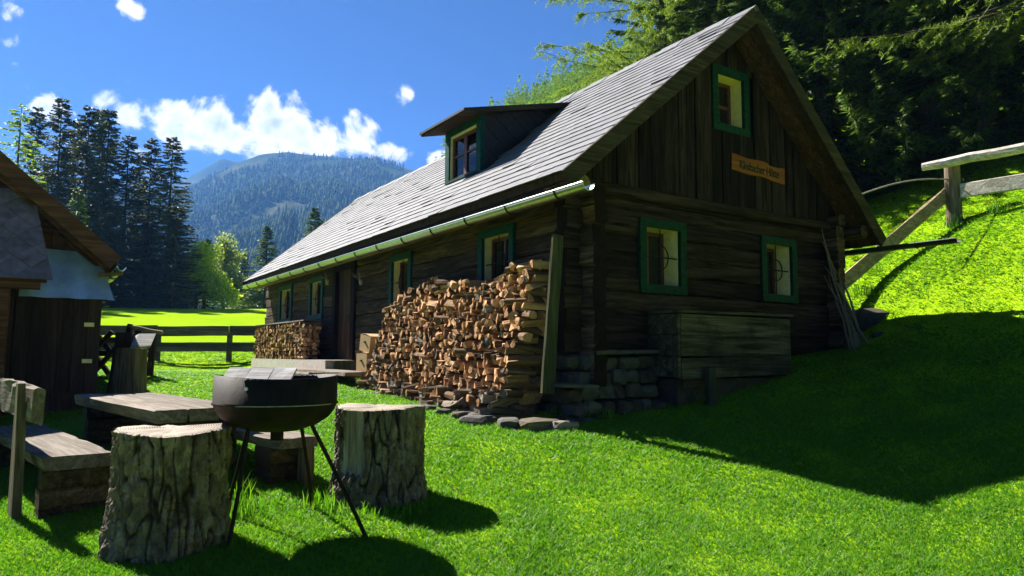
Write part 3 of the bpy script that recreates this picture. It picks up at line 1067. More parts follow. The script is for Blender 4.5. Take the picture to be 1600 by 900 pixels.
DV0, DV1, DU0 = 3.048, 4.204, .498
s_d0 = (DU0 - UE) / du
s_d1 = (2.02 - UE) / du
tiles = []
row_h, tw = .197, .29
nrow = int(math.ceil((slope_len - .02) / row_h))
for r in range(nrow):
    s0 = -.05 + r * row_h
    v = VN - .03 - (r % 2) * tw * .5 - random.uniform(0, .05)
    while v < VF + .03:
        w = tw * random.uniform(.88, 1.12)
        v0, v1 = max(v, VN - .03), min(v + w, VF + .03)
        v += w
        if v1 - v0 < .04:
            continue
        s1 = min(s0 + row_h + .045, slope_len + .01)
        if v1 > DV0 + .05 and v0 < DV1 - .05 and s1 > s_d0 + .05 and s0 < s_d1 - .1:
            continue
        j0, j1 = random.uniform(-.008, .008), random.uniform(-.008, .008)
        lift = .015 + random.uniform(0, .004) + (.010 if random.random() < .04 else 0)
        g = .003
        a, b, c, d = on_slope(s0 + j0, v0 + g, lift), on_slope(s0 + j1, v1 - g, lift + random.uniform(-.002, .004)), on_slope(s1, v1 - g, .004), on_slope(s1, v0 + g, .004)
        t = nrm * -.012
        tiles.append(((a - Vector((-.5, -7, 1))).length, [a, b, c, d, a + t, b + t, c + t, d + t]))
tiles.sort(key=lambda q: q[0])
BOXF = [(0, 1, 2, 3), (7, 6, 5, 4), (0, 4, 5, 1), (1, 5, 6, 2), (2, 6, 7, 3), (3, 7, 4, 0)]
for _, vs in tiles[:300]:
    mb = MB()
    mb.add(vs, BOXF)
    mb.build('shingle', 'slate', roof)
mb = MB()
for _, vs in tiles[300:]:
    mb.add(vs, BOXF)
tag(mb.build('shingles', 'slate', roof), kind='stuff')
# ridge capping
v, k = VN - .04, 0
while v < VF:
    w = .42
    mb = MB()
    lift = .02 + .012 * (k % 2) + random.uniform(0, .01)
    e = .17
    A = [(UR - e, v, ZR - e * K1 + lift), (UR, v, ZR + lift + .01), (UR + e, v, ZR - e * K2 + lift)]
    B = [(p[0], min(v + w + .03, VF + .05), p[2]) for p in A]
    mb.add(A + B + [(p[0], p[1], p[2] - .014) for p in A + B],
           [(0, 3, 4, 1), (1, 4, 5, 2), (6, 7, 10, 9), (7, 8, 11, 10), (0, 1, 7, 6), (1, 2, 8, 7), (3, 9, 10, 4), (4, 10, 11, 5), (0, 6, 9, 3), (2, 5, 11, 8)])
    mb.build('ridge_tile', 'slate', roof)
    v += w
    k += 1
# bargeboards at the near and far verges
for vv, nm in ((VN - .025, 'bargeboard'), (VF + .025, 'bargeboard')):
    for (A, B, sd) in (((UE - .03, vv, ZE - .12), (UR, vv, ZR - .10), 1), ((URE + .03, vv, ZRE - .13), (UR, vv, ZR - .10), 2)):
        mb = MB()
        mb.beam(A, B, .045, .19, n=7, ch=.12, jit=.004, seed=sd)
        mb.build(nm, 'verge', roof)
# inner second board and soffit boards under the near overhang
for (e0, e1, zf, sd) in ((UE, UR, z_left, 0), (URE, UR, z_right, 1)):
    for k in range(3):
        vv = VN + .075 + k * .14
        mb = MB()
        mb.beam((e0, vv, zf(e0) - .155 - .006 * k), (e1, vv, zf(e1) - .155 - .006 * k), .134, .03, n=4, ch=.12, jit=.003, seed=k + sd * 5)
        mb.build('soffit_board', 'soffit', roof)
mb = MB()
mb.beam((URE + .06, VN + .03, ZRE - .10), (URE + .06, VF, ZRE - .10), .04, .12, n=6, jit=.005)
mb.build('fascia', 'verge', roof)
mb = MB()
mb.beam((UE + .03, VN + .03, ZE - .17), (UE + .03, VF, ZE - .17), .04, .10, n=8, jit=.005)
mb.build('fascia', 'verge', roof)
for k in range(16):                     # rafter tails under the left eave
    v = VN + .35 + k * .88
    mb = MB()
    mb.beam((UE + .06, v, ZE - .18 + .05), (.15, v, z_left(.15) - .20), .09, .11, n=1, ch=.12)
    mb.build('rafter_tail', 'soffit', roof)
mb = MB()
mb.tube([(-.27, VN + .05, 2.60), (-.27, 2, 2.60), (-.27, LEN + .25, 2.60)], .10, 10, jit=.04)
mb.build('wall_plate_log', 'eave_log', cabin)
mb = MB()
mb.tube([(WID + .22, VN + .05, 2.62), (WID + .22, LEN, 2.62)], .10, 10)
mb.build('wall_plate_log', 'log_v', cabin)


def gutter(name, u, v0, v1, z0, z1, r, mat, parent, nb):
    g = empty(name, parent=parent)
    mb = MB()
    n = 10
    vs = []
    for v, z in ((v0, z0), (v1, z1)):
        for rr_ in (r, r - .006):
            for k in range(n + 1):
                t = math.pi * k / n
                vs.append((u - rr_ * math.cos(t), v, z - rr_ * math.sin(t)))
    m = n + 1
    fs = []
    for k in range(n):
        fs += [(k, k + 1, 2 * m + k + 1, 2 * m + k), (m + k + 1, m + k, 3 * m + k, 3 * m + k + 1), (k + 1, k, m + k, m + k + 1), (2 * m + k, 2 * m + k + 1, 3 * m + k + 1, 3 * m + k)]
    fs += [(0, 2 * m, 3 * m, m), (n, m + n, 3 * m + n, 2 * m + n)]
    mb.add(vs, fs)
    mb.tube([(u - r, v0, z0), (u - r, v1, z1)], .011, 8)
    mb.build('trough', mat, g, False)
    for k in range(nb):
        t = (k + .5) / nb
        v, z = v0 + (v1 - v0) * t, z0 + (z1 - z0) * t
        mb = MB()
        mb.tube([(u - (r + .006) * math.cos(a), v, z - (r + .006) * math.sin(a)) for a in np.linspace(-.15, math.pi + .1, 13)], .008, 6)
        mb.build('bracket', 'iron', g)


gutter('gutter', -.545, -.80, 13.55, 2.485, 2.565, .078, 'zinc', cabin, 15)
gutter('gutter', 5.44, -1.50, 12.0, 2.40, 2.50, .065, 'darkzinc', cabin, 12)

# dormer
dorm = empty('dormer', parent=cabin)


def zd(u):
    return 4.458 + .2476 * (u - .06)


def clip_poly(poly, planes):
    """clip a 2D polygon by half planes (nx, ny, d): keep nx*x+ny*y<=d"""
    for nx, ny, d in planes:
        out = []
        for i in range(len(poly)):
            p, q = poly[i], poly[(i + 1) % len(poly)]
            a, b = nx * p[0] + ny * p[1] - d, nx * q[0] + ny * q[1] - d
            if a <= 0:
                out.append(p)
            if a * b < 0:
                t = a / (a - b)
                out.append((p[0] + (q[0] - p[0]) * t, p[1] + (q[1] - p[1]) * t))
        poly = out
        if len(poly) < 3:
            return []
    return poly


mb = MB()
for vv in (DV0 + .03, DV1 - .06):
    mb.poly_prism([(DU0 + .02, vv, z_left(DU0) - .05), (2.1, vv, z_left(2.1) - .05), (2.1, vv, zd(2.1) - .06), (DU0 + .02, vv, zd(DU0) - .06)], (0, .03, 0))
mb.build('cheek', 'black', dorm)
cheek_planes = [(0, 1, 0), (K1, -1, 0), (-1, 0, -(DU0 + .05))]
a = .33
for i in range(-3, 9):
    for j in range(-3, 9):
        cx_, cz_ = .5 + a * (i + (j % 2) * .5) * 1.25, 3.55 + a * .5 * j
        d = [(cx_ - a * .62, cz_), (cx_, cz_ - a * .5), (cx_ + a * .62, cz_), (cx_, cz_ + a * .5)]
        d = clip_poly(d, [(-.2476, 1, 4.458 - .2476 * .06 - .06), (K1, -1, K1 * UE - ZE - .0), (-1, 0, -(DU0 + .04))])
        if len(d) >= 3:
            area = abs(sum(d[k][0] * d[(k + 1) % len(d)][1] - d[(k + 1) % len(d)][0] * d[k][1] for k in range(len(d)))) / 2
            if area < .004:
                continue
            mcx, mcz = sum(p[0] for p in d) / len(d), sum(p[1] for p in d) / len(d)
            mb = MB()
            tl = random.uniform(0, .008)
            mb.poly_prism([(mcx + (p[0] - mcx) * .975, DV0 + .018 - tl * (p[1] < mcz), mcz + (p[1] - mcz) * .975) for p in d], (0, -.014, 0))
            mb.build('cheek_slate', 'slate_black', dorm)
mb = MB()
mb.poly_prism([(.06, 2.85, zd(.06)), (2.16, 2.85, zd(2.16)), (2.16, 2.85, zd(2.16) - .035), (.06, 2.85, zd(.06) - .035)], (0, 1.52, 0))
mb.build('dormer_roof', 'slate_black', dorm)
mb = MB()
for k in range(6):
    vv = 2.90 + k * .245
    mb.beam((.09, vv + .11, zd(.09) - .055), (DU0 + .2, vv + .11, zd(DU0 + .2) - .055), .23, .03, ch=.1)
mb.build('dormer_soffit', 'soffit', dorm)
mb = MB()
mb.beam((.07, 2.86, zd(.07) - .055), (2.0, 2.86, zd(2.0) - .055), .03, .07, n=5, jit=.004)
mb.build('dormer_verge', 'verge', dorm)
mb = MB()
Pd = lambda a, out, z: (DU0 - out, a, z)
zb, zt, f = z_left(DU0) + .005, zd(DU0) - .05, .13
wbox(mb, Pd, DV0, DV0 + f, -.05, .03, zb, zt)
wbox(mb, Pd, DV1 - f, DV1, -.05, .03, zb, zt)
wbox(mb, Pd, DV0 + f, DV1 - f, -.05, .027, zt - .13, zt)
wbox(mb, Pd, DV0 + f, DV1 - f, -.05, .04, zb, zb + .04)
mb.build('window_frame', 'teal', dorm)
b0, b1, c0, c1 = DV0 + f, DV1 - f, zb + .04, zt - .13
mb = MB()
for x, y in ((b0, b0 + .03), (b1 - .03, b1)):
    wbox(mb, Pd, x, y, -.16, -.002, c0, c1)
wbox(mb, Pd, b0 + .03, b1 - .03, -.16, -.002, c1 - .03, c1)
mb.build('reveal', 'cream', dorm)
b0, b1, c1 = b0 + .032, b1 - .032, c1 - .032
mb = MB()
s = .05
for x in (b0, (b0 + b1) / 2 - .045, b1 - s):
    wbox(mb, Pd, x, x + (.09 if x > b0 and x < b1 - s else s), -.075, -.03, c0, c1)
for z in (c0, (c0 + c1) / 2 + .02, c1 - s):
    wbox(mb, Pd, b0 + s, b1 - s, -.07, -.034, z, z + (s if z != (c0 + c1) / 2 + .02 else .03))
mb.build('sash', 'redsash', dorm)
mb = MB()
wbox(mb, Pd, b0, b1, -.06, -.055, c0, c1)
mb.build('pane', 'clear', dorm)
for s0, s1 in ((b0 + .04, (b0 + b1) / 2 - .10), ((b0 + b1) / 2 + .10, b1 - .04)):
    mb = MB()
    n = 14
    pts = [Pd(s0 + (s1 - s0) * k / n, -.11 + .015 * math.sin(k * 1.9), c0) for k in range(n + 1)]
    mb.add(pts + [(p[0], p[1], c1) for p in pts], [(k, k + 1, k + n + 2, k + n + 1) for k in range(n)])
    mb.build('curtain', 'curtain', dorm, True)
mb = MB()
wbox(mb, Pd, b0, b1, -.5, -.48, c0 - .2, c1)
mb.build('black_room_sheet', 'black', dorm)  # black sheet in place of the unlit loft behind the pane

# foundation of the near corner and along the gable: single stones
found = empty('foundation', parent=cabin)
mb = MB()
mb.box((.10, .12, -.3), (WID, LEN, .83))
mb.box((.06, 4.2, -.2), (.30, LEN, .60))
mb.build('footing', 'brownstone', found)
k = 0
for row in range(5):
    z = .02 + row * .165
    uu = -.42 + (row % 2) * .1 + row * .05
    while uu < 3.2:
        w = random.uniform(.13, .30)
        if z + .05 > hz(*cab(uu, -.1, 0)[:2]) - CAB.z - .1:
            k += 1
            mb = MB()
            dd = random.uniform(-.05, .06) + (.22 - row * .05 if uu < .9 else 0)
            mb.rock((uu + w / 2, .05 - dd, z + random.uniform(-.02, .02)), (w * .60, .17, .088), k)
            mb.build('stone', random.choice(['stone', 'brownstone', 'stone']), found)
        uu += w
for row in range(4):
    z = .0 + row * .16
    vv = -.1
    while vv < 1.0:
        w = random.uniform(.14, .30)
        k += 1
        mb = MB()
        mb.rock((-.02 - random.uniform(0, .12), vv + w / 2, z), (.16, w * .56, .09), k)
        mb.build('stone', random.choice(['stone', 'brownstone']), found)
        vv += w
mb = MB()
mb.beam((.02, -.13, .79), (1.25, -.10, .82), .24, .05, n=5, ch=.2, jit=.01)
mb.build('ledge_slab', 'stone', found)
mb = MB()
mb.poly_prism([(-.52, -.30, .43), (-.10, -.42, .42), (-.08, .02, .44), (-.50, .05, .44)], (0, 0, .03))
mb.build('ledge_slab', 'stone', found)
mb = MB()
mb.box((-.62, 6.75, .05), (.1, 12.3, .655))
mb.build('plinth', 'concrete', found)
mb = MB()
mb.box((-.46, 6.70, .30), (.1, 8.2, .653))
mb.build('door_sill', 'grey_z', found)

# name board
sign = empty('name_board', (0, 0, 0), parent=None)
sign.location = cab(3.10, -.055, 3.335)
sign.rotation_euler = (0, R(1.5), YAW)
tag(sign, 'orange wooden name board with black lettering on the gable planks', 'sign')
mb = MB()
n = 14
tp = [(-.56 + 1.12 * k / n, 0, .108 + .010 * math.sin(k * .9 + 1) + (.012 if k < n * .65 else -.008)) for k in range(n + 1)]
bt = [(-.56 + 1.12 * k / n, 0, -.106 + .008 * math.sin(k * .7 + 2) - (.008 if k > n * .65 else -.006)) for k in range(n, -1, -1)]
mb.poly_prism(bt + tp, (0, .03, 0))
mb.build('board', 'sign', sign)
fc = bpy.data.curves.new('lettering', 'FONT')
fc.body = 'Klesbacher H\u00fctte'
fc.size = .155
fc.align_x = 'CENTER'
fc.align_y = 'CENTER'
fc.extrude = .003
fc.offset = .0018
fc.space_character = .92
fo = bpy.data.objects.new('lettering_tmp', fc)
COL.objects.link(fo)
bpy.context.view_layer.update()
dg = bpy.context.evaluated_depsgraph_get()
tm = bpy.data.meshes.new_from_object(fo.evaluated_get(dg))
bpy.data.objects.remove(fo)
tm.materials.clear()
tm.materials.append(MT['ink'])
lo = link('lettering', tm, sign)
lo.location = (0.01, -.004, -.005)
lo.rotation_euler = (R(90), 0, 0)
lo.scale = (.84, 1.08, 1)

# ------------------------------------------------------------------ firewood
def log_profile(kind, r, rr):
    if kind == 'wedge':
        return [(0, -.55 * r)] + [(r * 1.05 * math.sin(t) * .9, r * 1.05 * math.cos(t) - .45 * r) for t in np.linspace(-.62, .62, 5)]
    if kind == 'half':
        return [(r * .95 * math.cos(t), r * .95 * math.sin(t) - .35 * r) for t in np.linspace(0, math.pi, 7)]
    if kind == 'quarter':
        return [(-.6 * r, -.6 * r)] + [(1.35 * r * math.cos(t) - .6 * r, 1.35 * r * math.sin(t) - .6 * r) for t in np.linspace(0, math.pi / 2, 5)]
    if kind == 'round':
        return [(r * .75 * math.cos(t) * rr.uniform(.9, 1.1), r * .75 * math.sin(t) * rr.uniform(.9, 1.1)) for t in np.linspace(0, 2 * math.pi, 9)[:-1]]
    return [(-r, -.35 * r), (r, -.4 * r), (r * .95, .35 * r), (-r * .9, .4 * r)]


LOGS = []
for i in range(18):
    rr = random.Random(i + 40)
    kind = ['wedge', 'half', 'quarter', 'round', 'quarter', 'wedge'][i % 6]
    pf = log_profile(kind, .068, rr)
    pf = [(a * rr.uniform(.85, 1.15), b * rr.uniform(.85, 1.15)) for a, b in pf]
    n = len(pf)
    mb = MB()
    L_ = .40
    rings = []
    for k, x in enumerate((-L_ / 2, 0, L_ / 2)):
        bx, bz = rr.uniform(-.008, .008), rr.uniform(-.008, .008)
        for a, b in pf:
            rings.append((x + rr.uniform(-.012, .012) * (k != 1), a * rr.uniform(.92, 1.08) + bx, b * rr.uniform(.92, 1.08) + bz))
    mb.add(rings, [tuple(range(n - 1, -1, -1)), tuple(range(2 * n, 3 * n))], 0)
    for k in range(2):
        for j in range(n):
            flat = kind == 'slab' or (kind in ('wedge', 'quarter') and j in (0, n - 1)) or (kind == 'half' and j == n - 1)
            mb.add([], [])
            mb.f.append((k * n + j, k * n + (j + 1) % n, (k + 1) * n + (j + 1) % n, (k + 1) * n + j))
            mb.m.append(1 if flat else 2)
    LOGS.append((mb, mb.mesh('firewood_log', ['end', 'split', 'logbark'] if i < 12 else ['old_split', 'old_split', 'logbark'])))


def log_matrix(u, v, z, yaw, pitch, roll, sc):
    return Matrix.LocRotScale(cab(u, v, z), (Matrix.Rotation(YAW + yaw, 3, 'Z') @ Matrix.Rotation(pitch, 3, 'Y') @ Matrix.Rotation(roll, 3, 'X')).to_quaternion(), sc)


def pile_top(v):
    return float(np.interp(v, [-.1, .35, .75, 1.2, 1.65, 2.2, 2.75, 3.4, 4.0, 4.45], [1.80, 1.83, 1.82, 1.70, 1.66, 1.76, 1.86, 1.74, 1.62, 1.42]))


def pile_base(v):
    return float(np.interp(v, [0, 1.2, 2.2, 3.8, 4.5], [.10, .13, .18, .22, .27]))


logs = []
z = .02
row = 0
while z < 1.95:
    v = .27 + (row % 2) * .06
    while v < 4.30:
        w = random.uniform(.070, .118)
        zz = z + random.uniform(-.020, .020)
        if zz < pile_top(v) + random.uniform(-.03, .03) and zz > pile_base(v) - .08:
            t = min(1, max(0, (zz - .1) / 1.65))
            uf = -.98 + .56 * t ** .8 + random.uniform(-.035, .035) - (.10 if zz < .35 and random.random() < .4 else 0)
            side = random.random() < (.05 + (.30 if zz > pile_top(v) - .16 else 0) + (.15 if zz < .3 else 0))
            old = random.random() < (.85 if zz < .36 else (.30 if v > 2.9 and zz < .8 else .08))
            proto = random.randrange(12, 18) if old else random.randrange(0, 12)
            yaw = (math.pi / 2 + random.uniform(-.5, .5)) if side else random.gauss(-.04, .17)
            L_ = random.uniform(.75, 1.0)
            k = random.uniform(.9, 1.25) * (w / .12)
            uc = uf + (.06 if side else .2 * L_)
            logs.append((log_matrix(uc, v + w / 2, zz, yaw, random.gauss(0, .10), random.uniform(0, 6.28), (L_, k, k)), proto))
        v += w * .97
    z += .080
    row += 1
logs.sort(key=lambda q: (q[0].translation - EYE).length)
for M_, pr in logs[:300]:
    o = link('firewood_log', LOGS[pr][1])
    o.matrix_world = M_
    tag(o, 'split firewood log stacked in the tall pile against the long cabin wall', 'firewood', 'split logs of the tall firewood pile')
fill = []
z = .15
while z < 1.6:
    v = .42
    while v < 4.35:
        if z < pile_top(v) - .15:
            t = min(1, max(0, (z - .1) / 1.65))
            uf = -.62 + .56 * t ** .8
            fill.append((log_matrix(min(uf + .1, -.16), v, z, random.gauss(0, .2), 0, random.uniform(0, 6.28), (.8, 1.5, 1.5)), random.randrange(0, 12)))
        v += .17
    z += .15


def joined_logs(name, items, label):
    mb = MB()
    for M_, pr in items:
        src = LOGS[pr][0]
        o = len(mb.v)
        mb.v += [tuple(M_ @ Vector(p)) for p in src.v]
        mb.f += [tuple(i + o for i in f) for f in src.f]
        mb.m += [m + (3 if pr >= 12 and m < 2 else 0) - (1 if pr >= 12 and m == 1 else 0) for m in src.m]
    tag(mb.build(name, ['end', 'split', 'logbark', 'old_split']), label, 'firewood', kind='stuff')


joined_logs('firewood', logs[300:] + fill, 'far and inner logs of the tall firewood pile by the long wall')
far = []
z = .70
row = 0
while z < 1.40:
    v = 6.85 + (row % 2) * .05
    while v < 12.15:
        w = random.uniform(.075, .12)
        side = v < 8.1
        yaw = (math.pi / 2 + random.gauss(0, .1)) if side else random.gauss(-.05, .12)
        k = w / .12 * 1.05
        if not (6.7 < v < 8.25):
            far.append((log_matrix(-.42 + random.uniform(-.03, .03), v, z + random.uniform(-.015, .015), yaw, random.gauss(0, .05), random.uniform(0, 6.28), (.9, k, k)), random.randrange(0, 12)))
        v += w
    z += .085
    row += 1
z = .70
while z < 1.36:                       # cross-stacked end of the low pile, by the door
    for v in (8.35, 8.62):
        for u in (-.56, -.47, -.36):
            far.append((log_matrix(u, v, z + random.uniform(-.01, .01), math.pi / 2 + random.gauss(0, .06), 0, random.uniform(0, 6.28), (.7, .95, .95)), random.randrange(0, 12)))
    z += .09
joined_logs('firewood', far, 'low neat stack of split firewood under the two far windows')
ledge = empty('ledge_board', CAB, YAW)
tag(ledge, 'grey plank lying on the low firewood stack under the far windows', 'plank')
mb = MB()
mb.beam((-.40, 8.3, 1.455), (-.42, 12.2, 1.465), .36, .03, n=5, ch=.2, jit=.006)
mb.build('board', 'grey_x', ledge)

# leaning post at the near end of the pile
mb = MB()
p0, p1 = cab(-.56, -.12, .36), cab(-.42, -.12, 2.06)
mb.beam(p0, p1, .155, .05, upv=cV, n=6, ch=.12, jit=.006, taper=.85, seed=3)
tag(mb.build('post', 'mossy_z'), 'mossy green plank post leaning upright at the end of the tall firewood pile', 'post')
# flat stones and billets edging the foot of the pile
for k, (u, v, s) in enumerate([(-.72, -.22, .22), (-.95, .02, .18), (-1.12, .35, .2), (-1.08, .75, .13), (-1.14, 1.1, .12), (-1.16, 1.5, .12), (-.55, -.38, .16), (-1.0, .55, .15)]):
    mb = MB()
    p = cab(u, v, 0)
    zz = hz(p.x, p.y)
    mb.rock((0, 0, .02), (s, s * .7, s * .32), 900 + k)
    o = mb.build('stone', 'stone' if k % 3 else 'old_split')
    o.location = (p.x, p.y, zz)
    o.rotation_euler.z = YAW + k
    tag(o, ['flat stone under the mossy plank post at the pile foot', 'second flat stone from the mossy post along the pile foot', 'third flat stone from the mossy post along the pile foot', 'fifth flat stone from the mossy post along the pile foot', 'sixth flat stone from the mossy post along the pile foot', 'flat stone farthest from the mossy post along the pile foot', 'flat stone right of the mossy post nearest the cabin corner', 'fourth flat stone from the mossy post along the pile foot'][k], 'stone', 'flat stones along the foot of the firewood pile')

# cardboard boxes by the door
for nm, (u, v, z, tilt, sz, lab) in enumerate([(-.60, 4.66, .50, 0, (.30, .34, .28), 'lower cardboard box standing on the plank beside the firewood pile'), (-.56, 4.66, .81, .16, (.30, .33, .26), 'upper cardboard box tilted on top of another beside the firewood pile')]):
    bx = empty('cardboard_box', cab(u, v, z), YAW + .12)
    bx.rotation_euler.x = tilt
    tag(bx, lab, 'box')
    mb = MB()
    a, b, c = sz
    mb.box((-a / 2, -b / 2, 0), (a / 2, b / 2, c))
    mb.build('carton', 'card', bx)
    for sgn in (-1, 1):
        mb = MB()
        mb.add([(-a / 2, sgn * b / 2, c + .003), (a / 2, sgn * b / 2, c + .003), (a / 2, sgn * .004, c + .02), (-a / 2, sgn * .004, c + .02)], [(0, 1, 2, 3)])
        mb.add([(-a / 2, sgn * b / 2, c + .008), (a / 2, sgn * b / 2, c + .008), (a / 2, sgn * .004, c + .025), (-a / 2, sgn * .004, c + .025)], [(0, 1, 2, 3)])
        mb.build('flap', 'card', bx)
    mb = MB()
    mb.tube([(-a / 2 - .003, .02, c * .6), (-a / 2 - .001, -.02, c * .6)], .018, 8)
    mb.build('hand_hole', 'black', bx)  # black plug, its colour stands in for the dark of the opening

# wooden steps and platform before the door
st = empty('door_step', CAB, YAW)
tag(st, 'weathered wooden step of beams and planks before the cabin door', 'step')
for (A, B, w, h, m) in [((-.80, 4.6, .45), (-.80, 8.6, .47), .46, .06, 'grey_x'), ((-1.0, 5.6, .32), (-.3, 5.6, .32), .10, .20, 'crib'), ((-1.0, 8.0, .32), (-.3, 8.0, .32), .10, .20, 'crib'),
                        ((-1.14, 5.9, .36), (-1.14, 8.4, .36), .14, .18, 'grey_x'), ((-1.36, 5.3, .27), (-1.36, 8.5, .30), .20, .20, 'crib')]:
    mb = MB()
    mb.beam(A, B, w, h, n=5, ch=.15, jit=.008, seed=int(A[1] * 10))
    mb.build('beam', m, st)

# small carved antler ornaments on the long wall
for k, (v, z, s, lab) in enumerate([(8.45, 2.36, .16, 'pale antlers hanging high on the log wall left of the door'), (6.55, 2.2, .15, 'pale antlers hanging on the log wall right of the door')]):
    a = empty('antlers', cab(-.04, v, z), YAW)
    tag(a, lab, 'antlers')
    for sgn in (-1, 1):
        mb = MB()
        mb.tube([(0, 0, -s * .4), (-.05, sgn * s * .4, 0), (-.10, sgn * s, s * .35), (-.13, sgn * s * 1.1, s * .8)], [.018, .016, .012, .004], 6)
        mb.tube([(-.06, sgn * s * .55, .02), (-.12, sgn * s * .5, s * .6)], [.012, .004], 6)
        mb.build('antler', 'grey_x', a)
    mb = MB()
    mb.rock((-.01, 0, -s * .45), (.03, .04, .06), k)
    mb.build('skull_plate', 'pale', a)

# covered wooden trough against the gable
tr = empty('wooden_trough', CAB, YAW)
tag(tr, 'weathered plank trough with flat lid standing against the gable wall', 'trough')
for k in range(3):
    z0 = .52 + k * .243
    mb = MB()
    mb.beam((1.03, -.50, z0 + .119 - (.02 if k == 0 else 0)), (3.02, -.50, z0 + .119 + (.02 if k == 0 else 0)), .04, .236, n=4, ch=.06, jit=.003, seed=k)
    mb.build('front_plank', 'trough', tr)
    for u_ in (1.0, 2.99):
        mb = MB()
        mb.beam((u_, -.515 if u_ < 2 else -.475, z0 + .119), (u_, -.03, z0 + .119 + .01), .04, .234, n=2, ch=.06, jit=.003, seed=k + 9)
        mb.build('side_plank', 'trough', tr)
mb = MB()
mb.beam((.95, -.275, 1.272), (3.07, -.275, 1.292), .54, .03, n=5, ch=.2, jit=.005, seed=2)
mb.build('lid', 'trough', tr)
mb = MB()
mb.beam((1.12, -.30, .45), (1.45, -.30, .45), .3, .1, n=2, jit=.01)
mb.build('bearer', 'crib', tr)
mb = MB()
mb.box((1.08, -.40, .1), (2.9, -.06, .50))
mb.build('underside', 'brownstone', tr)
mb = MB()
mb.tube([cab(1.41, -.60, .10), cab(1.41, -.60, .38), cab(1.405, -.60, .63)], [.075, .07, .065], 9, jit=.08, seed=4)
tag(mb.build('post', 'mossy_z'), 'short round wooden post on the grass before the trough', 'post')
# leaning sticks at the right end of the gable
for k in range(9):
    mb = MB()
    rr = random.Random(k + 70)
    b = Vector((4.62 + k * .045 + rr.uniform(-.015, .015), -.30 - rr.uniform(0, .16), .84 + .02 * k))
    t = Vector((4.50 + rr.uniform(-.05, .28), -.08, 2.2 + rr.uniform(-.35, .45)))
    pts = []
    for i in range(6):
        q = b.lerp(t, i / 5)
        bend = math.sin(i / 5 * math.pi) * rr.uniform(-.05, .08)
        pts.append(cab(q.x + bend, q.y + rr.uniform(-.02, .02), q.z))
    mb.tube(pts, [.020, .018, .016, .014, .011, .006], 6)
    tag(mb.build('branch', 'twig'), f'{["leftmost", "second", "third", "fourth", "middle", "sixth", "seventh", "eighth", "rightmost"][k]} thin bare branch, counted from the left, leaning on the gable wall end', 'branch', 'branches leaning at the cabin corner')
# boulders below the brace, right of the cabin
for k, (x, y, s, lab) in enumerate([(5.75, 11.4, .42, 'large dark boulder behind the right cabin corner'), (5.55, 10.75, .16, 'small pale stone in the shade at the right cabin corner')]):
    mb = MB()
    mb.rock((0, 0, s * .25), (s, s * .8, s * .6), 300 + k)
    o = mb.build('boulder', 'brownstone')
    o.location = (x, y, hz(x, y) - s * .68)
    tag(o, lab, 'boulder')


# ------------------------------------------------------------------ fences
def post(name, p, top, r, mat, lab, square=False, seed=0, group=None):
    mb = MB()
    if square:
        mb.beam((p[0], p[1], p[2] - .2), (p[0], p[1], top), .11, .11, upv=(0, 1, 0), n=2, ch=.1, jit=.005, seed=seed)
    else:
        n = 6
        mb.tube([(p[0], p[1], p[2] - .2 + (top - p[2] + .2) * i / n) for i in range(n + 1)], [r * (1.05 - .05 * i / n) for i in range(n + 1)], 12, jit=.04, seed=seed)
    return mb


fr = empty('hill_fence', (8.16, 13.0, hz(8.16, 13.0)))
tag(fr, 'bleached log fence with round post on the grassy slope right of the cabin', 'fence')
B = fr.location
z0 = B.z
post('post', (0, 0, 0), 1.10, .13, 'grey_z', '', seed=1).build('post', 'grey_z', fr)
mb = MB()
A, E_ = Vector((7.62, 13.02, 4.80)) - B, Vector((9.9, 11.0, 4.93)) - B
mb.tube([A.lerp(E_, i / 8) + Vector((0, 0, random.uniform(-.012, .012))) for i in range(9)], [.075] + [.09] * 7 + [.085], 10, jit=.05, seed=3)
mb.build('top_rail', 'rail', fr)
mb = MB()
mb.beam(Vector((8.2, 12.85, 4.31)) - B, Vector((9.9, 11.0, 4.33)) - B, .06, .26, n=5, ch=.2, jit=.01, seed=3)
mb.build('lower_rail', 'rail', fr)
p2 = Vector((9.8, 11.2, hz(9.8, 11.2)))
post('post', p2 - B, 4.9 - B.z, .12, 'grey_z', '', seed=2).build('post', 'grey_z', fr)
mb = MB()
mb.beam((5.25, 11.75, 2.30), (8.12, 13.10, 4.33), .06, .22, n=5, ch=.15, jit=.012, seed=9)
tag(mb.build('brace', 'brace'), 'pale diagonal plank rising from the cabin corner to the fence post', 'brace')
mb = MB()
A, E_ = Vector((5.9, 12.0, 4.02)), Vector((8.1, 13.0, 4.57))
mb.tube([A.lerp(E_, t) + Vector((0, 0, .10 * math.sin(math.pi * t))) for t in np.linspace(0, 1, 9)], .014, 6)
tag(mb.build('wire', 'deadtwig'), 'thin pale wire strung from behind the roof to the fence post', 'wire')

mf = empty('meadow_fence', (-6.9, 20, 1.15))
tag(mf, 'low dark board fence with two rails along the sunny meadow', 'fence')
B = Vector(mf.location)
xs = [-14.6, -11.9, -9.9, -7.9, -5.9]
for k, x in enumerate(xs):
    g = hz(x, 20)
    mb = MB()
    mb.beam((x - B.x, .07, g - .2 - B.z), (x - B.x, .07, 1.86 - B.z), .13, .11, upv=(0, 1, 0), n=2, ch=.1, jit=.006, seed=k)
    mb.build('post', 'fence', mf)
for zt, h in ((1.90, .27), (1.45, .25)):
    for k in range(len(xs) - 1):
        mb = MB()
        mb.beam((xs[k] - B.x + .01, 0, zt - B.z + random.uniform(-.02, .02)), (xs[k + 1] - B.x - .01, 0, zt - B.z + random.uniform(-.02, .02)), .045, h, n=4, ch=.1, jit=.008, seed=k)
        mb.build('rail', 'fence', mf)

